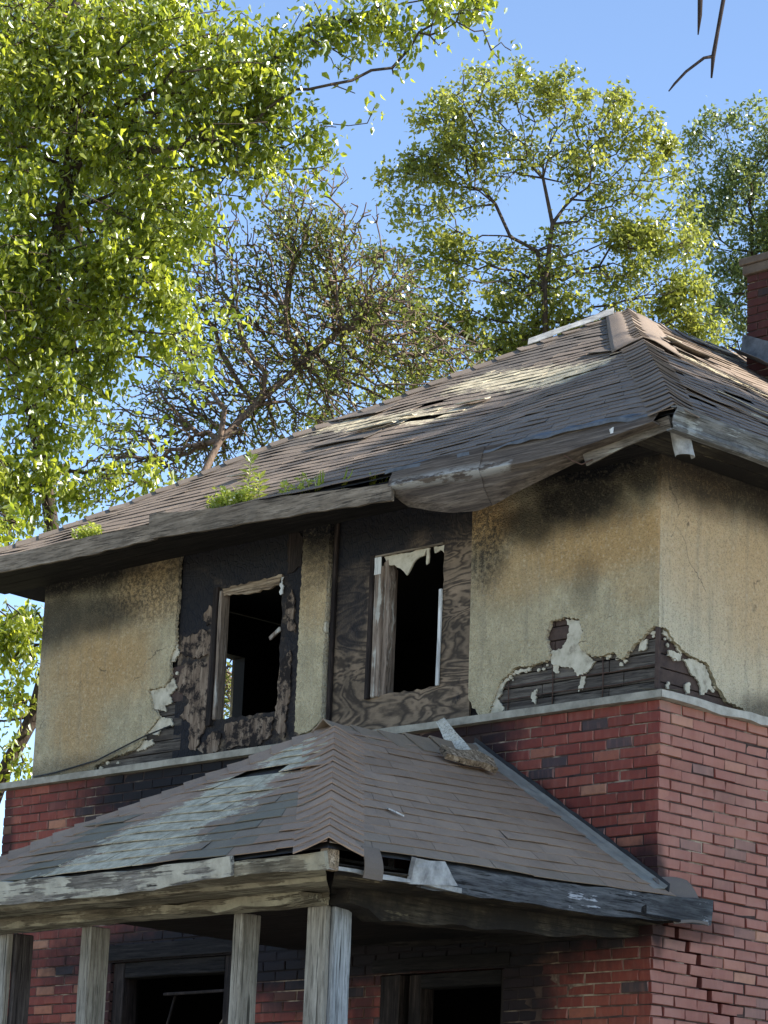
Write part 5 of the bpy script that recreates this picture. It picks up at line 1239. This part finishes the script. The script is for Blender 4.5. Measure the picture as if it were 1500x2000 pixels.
MAPLE += [(-5.66,2.51,11.76,0.18,0.10),(-5.41,2.76,11.77,0.18,0.08),(-5.11,3.02,11.87,0.18,0.08),(-4.81,3.27,12.01,0.18,0.10),(-4.71,3.43,11.85,0.11,0.04),(-5.67,2.68,11.25,0.18,0.06),(-5.89,2.61,10.86,0.18,0.25),(-7.07,2.36,10.31,0.27,0.35),(-7.09,2.54,9.80,0.27,0.30),(-7.28,2.51,9.36,0.22,0.40)]
LOCUST += [(-13.0,13.6,15.1,.40,.8),(-13.3,13.5,14.6,.40,.8),(-12.9,13.9,14.5,.40,.8),(-13.4,13.3,14.2,.4,.8),(-13.0,13.9,13.8,.45,.9),(-13.5,13.4,13.5,.45,.9),(-12.6,14.2,14.0,.4,.9),(-11.61,14.83,13.82,0.33,1.00),(-11.74,14.56,14.20,0.33,0.90),(-11.57,15.00,13.51,0.27,0.80),(-13.52,10.19,13.24,0.38,0.90),(-13.66,9.96,13.48,0.32,0.80),(-13.24,10.23,13.86,0.25,0.60),(-13.97,9.96,12.61,0.38,0.80),(-13.63,10.35,12.51,0.38,0.90),(-13.31,10.75,12.29,0.32,0.90),(-13.98,10.19,12.01,0.32,0.80),(-14.45,9.77,11.86,0.32,0.70)]
MAPLE = [(x, y, z, r, w*(.9 if z < 9.3 and z > 7.6 and x > -8 else 1.0 if not (x > -5.8 and z > 11.6) else 1.9)) for x, y, z, r, w in MAPLE]
_rl = random.Random(12)
LOCUST = [(x, y, z, r*_rl.uniform(.72, .95), w*_rl.uniform(.45, 1.15)) for x, y, z, r, w in LOCUST]
LOCUST += [(-13.75,11.28,15.88,0.17,0.90),(-14.09,11.73,15.69,0.17,0.90),(-14.09,11.41,15.45,0.17,0.90),(-13.96,11.75,16.37,0.17,0.90),(-13.75,11.90,16.66,0.17,0.90),(-12.95,11.46,16.47,0.17,0.90),(-12.65,11.61,16.55,0.17,0.90),(-13.20,12.78,17.13,0.18,0.90),(-12.40,12.40,16.67,0.17,0.90),(-12.18,12.54,16.73,0.17,0.90),(-12.77,13.63,17.00,0.18,0.90),(-12.02,13.28,16.65,0.17,0.90),(-12.29,13.85,16.72,0.18,0.90),(-11.76,13.70,16.29,0.17,0.90),(-11.82,14.08,16.14,0.17,0.90),(-11.26,13.73,15.53,0.17,0.90),(-11.69,14.47,15.43,0.17,0.90),(-11.92,14.87,15.18,0.18,0.90),(-14.28,11.67,15.21,0.17,0.90),(-14.46,12.05,15.09,0.18,0.90),(-14.69,11.82,14.64,0.17,0.90),(-11.19,14.08,14.22,0.17,0.90),(-13.50,12.30,17.09,0.18,0.90),(-12.09,13.46,16.76,0.17,0.90)]
ASH = [(x, y, z, r*_rl.uniform(.75, .95), w*_rl.uniform(.5, 1.1)) for x, y, z, r, w in ASH]
ASH += [(-14.19,17.93,18.20,0.18,0.90),(-14.31,17.89,17.98,0.18,0.90),(-14.04,18.03,18.35,0.18,0.90),(-13.87,18.18,18.40,0.18,0.90),(-13.58,18.41,18.56,0.18,0.90),(-14.47,17.98,17.32,0.18,0.90),(-14.44,18.14,16.96,0.18,0.90),(-14.60,18.10,16.66,0.18,0.90),(-14.36,17.96,17.68,0.18,0.90)]
make_tree('maple_tree', 'large bright yellow-green leafy tree leaning over the far left end of the roof',
          [(-10.8, 3.2, -.1), (-10.42, 2.88, 1.93), (-9.97, 2.50, 4.14), (-9.65, 2.32, 5.47), (-9.46, 2.34, 5.92), (-9.22, 2.42, 6.37), (-8.98, 2.40, 7.03), (-8.86, 2.27, 7.70), (-8.67, 1.95, 8.30), (-8.50, 1.57, 8.98), (-8.16, 1.35, 9.70), (-7.83, 1.25, 10.45), (-7.55, 1.12, 11.14), (-7.6, 1.1, 12.0), (-8.0, 1.3, 13.2)], MAPLE, 62,
          dict(n=19, k=.8, void=(1.5, -.40), spread=.075, rand=.8, droop=.9, L=.080, wr=.54, mat='leaf_maple', six=True, flat=.3), 101, 'bark', .0045, .065, pipe=.45, nfork=10)
make_tree('thicket_tree', 'brown half-bare tree with tangled twigs rising behind the middle of the roof',
          [(-11.3, 5.2, -.1), (-11.3, 5.3, 4.0), (-11.16, 5.56, 8.43), (-11.04, 5.73, 9.48), (-10.99, 5.99, 10.09), (-10.80, 6.30, 10.53), (-10.58, 6.66, 10.97), (-10.21, 6.88, 11.36), (-10.00, 7.27, 11.70)], TANGLE, 230,
          dict(n=4.5, k=.5, spread=.09, rand=1.0, droop=.3, L=.055, wr=.6, mat='leaf_tangle', flat=.3), 102, 'bark_mid', .0060, .038, bias=.28, pipe=.33, nfork=7)
make_tree('locust_tree', 'tall airy green tree with rounded crown directly behind the roof peak',
          [(-14.7, 15.4, -.1), (-14.5, 15.2, 5), (-14.0, 14.6, 9.0), (-13.5, 13.9, 11.8), (-13.1, 13.4, 13.2), (-12.95, 13.15, 14.2), (-12.75, 13.05, 15.0), (-12.8, 12.9, 15.6)], LOCUST, 62,
          dict(n=24, k=.9, void=(1.3, -.42), spread=.075, rand=1.0, droop=.4, L=.078, wr=.55, mat='leaf_locust', flat=.5), 103, 'bark', .0045, .042, pipe=.34, bias=.34)
make_tree('ash_tree', 'green tree at the right edge of the view behind the chimney',
          [(-15.6, 21.2, -.1), (-15.3, 20.8, 6), (-14.8, 20.0, 12.0), (-14.4, 19.4, 14.5), (-14.1, 19.0, 16.0), (-13.9, 18.7, 17.0)], ASH, 62,
          dict(n=22, k=1.0, spread=.08, rand=1.0, droop=.4, L=.080, wr=.55, mat='leaf_ash', flat=.5), 104, 'bark', .0045, .11, pipe=.38, bias=.34)

# unseen trees added across the side street to keep direct sun off the house
def shade_tree(base, c, seed, label):
    rg = random.Random(seed); bx, by = base
    cl = [(c[0]+rg.gauss(0, 1)*c[3]*.52, c[1]+rg.gauss(0, 1)*c[3]*.52, c[2]+rg.uniform(-1, 1)*c[4], 1.5, 1.0) for _ in range(46)]
    make_tree('shade_tree', label, [(bx, by, -.1), (bx, by, 4), (bx, by, 9), (c[0], c[1], c[2]-c[4]*.8), (c[0], c[1], c[2]), (c[0], c[1], c[2]+c[4]*.6)], cl, 4,
              dict(n=9, spread=.55, rand=1.0, droop=.4, L=.42, wr=.7, mat='leaf_ash', flat=.8), seed, 'bark', .02, .35)
shade_tree((20.2, 9.0), (20.35, 8.6, 16.2, 2.7, 5.2), 201, 'unseen tall shade tree added across the side street, nearest the corner')
shade_tree((17.8, 13.6), (18.2, 12.6, 14.2, 2.6, 5.0), 202, 'unseen shorter shade tree added across the side street, second from the corner')

shade_tree((19.2, 11.2), (19.0, 11.0, 17.6, 1.9, 3.6), 203, 'unseen tall tree added between the other two to block leaking sun')

# bare twigs that hang into the top of the view from a tree beside the photographer
def overhang():
    root = empty('bare_tree')
    V, F = [], []
    def add(path, rad, sides=6):
        v, f = tube_pts(path, rad, sides); b = len(V); V.extend(v); F.extend([tuple(i+b for i in q) for q in f])
    add([(8.6, -4.2, -.1), (8.5, -4.3, 2.5), (8.3, -4.5, 5.0), (7.9, -4.9, 6.6), (7.3, -5.6, 7.1), (6.6, -6.3, 7.0), (6.1, -6.8, 6.6)], [.16, .14, .11, .07, .045, .03, .02], 10)
    add([(6.3, -6.6, 6.8), (6.02, -6.92, 5.95), (5.974, -6.942, 5.584), (5.942, -6.929, 5.462), (5.915, -6.921, 5.369), (5.893, -6.914, 5.293), (5.879, -6.904, 5.228)], [.014, .010, .0072, .0065, .006, .0068, .003])
    add([(5.893, -6.914, 5.293), (5.872, -6.933, 5.287), (5.826, -6.963, 5.244), (5.795, -6.98, 5.206), (5.779, -6.988, 5.183)], [.0062, .005, .0045, .004, .002])
    add([(6.15, -6.76, 6.66), (5.95, -6.99, 5.9), (5.906, -6.999, 5.55), (5.891, -6.979, 5.459), (5.883, -6.97, 5.413), (5.87, -6.961, 5.355)], [.013, .010, .008, .008, .007, .002])
    mesh_obj('branch', V, F, 'bark_dark', root, smooth=True)
    tag(root, 'dark bare twigs hanging into the upper right of the sky', 'branch')
overhang()
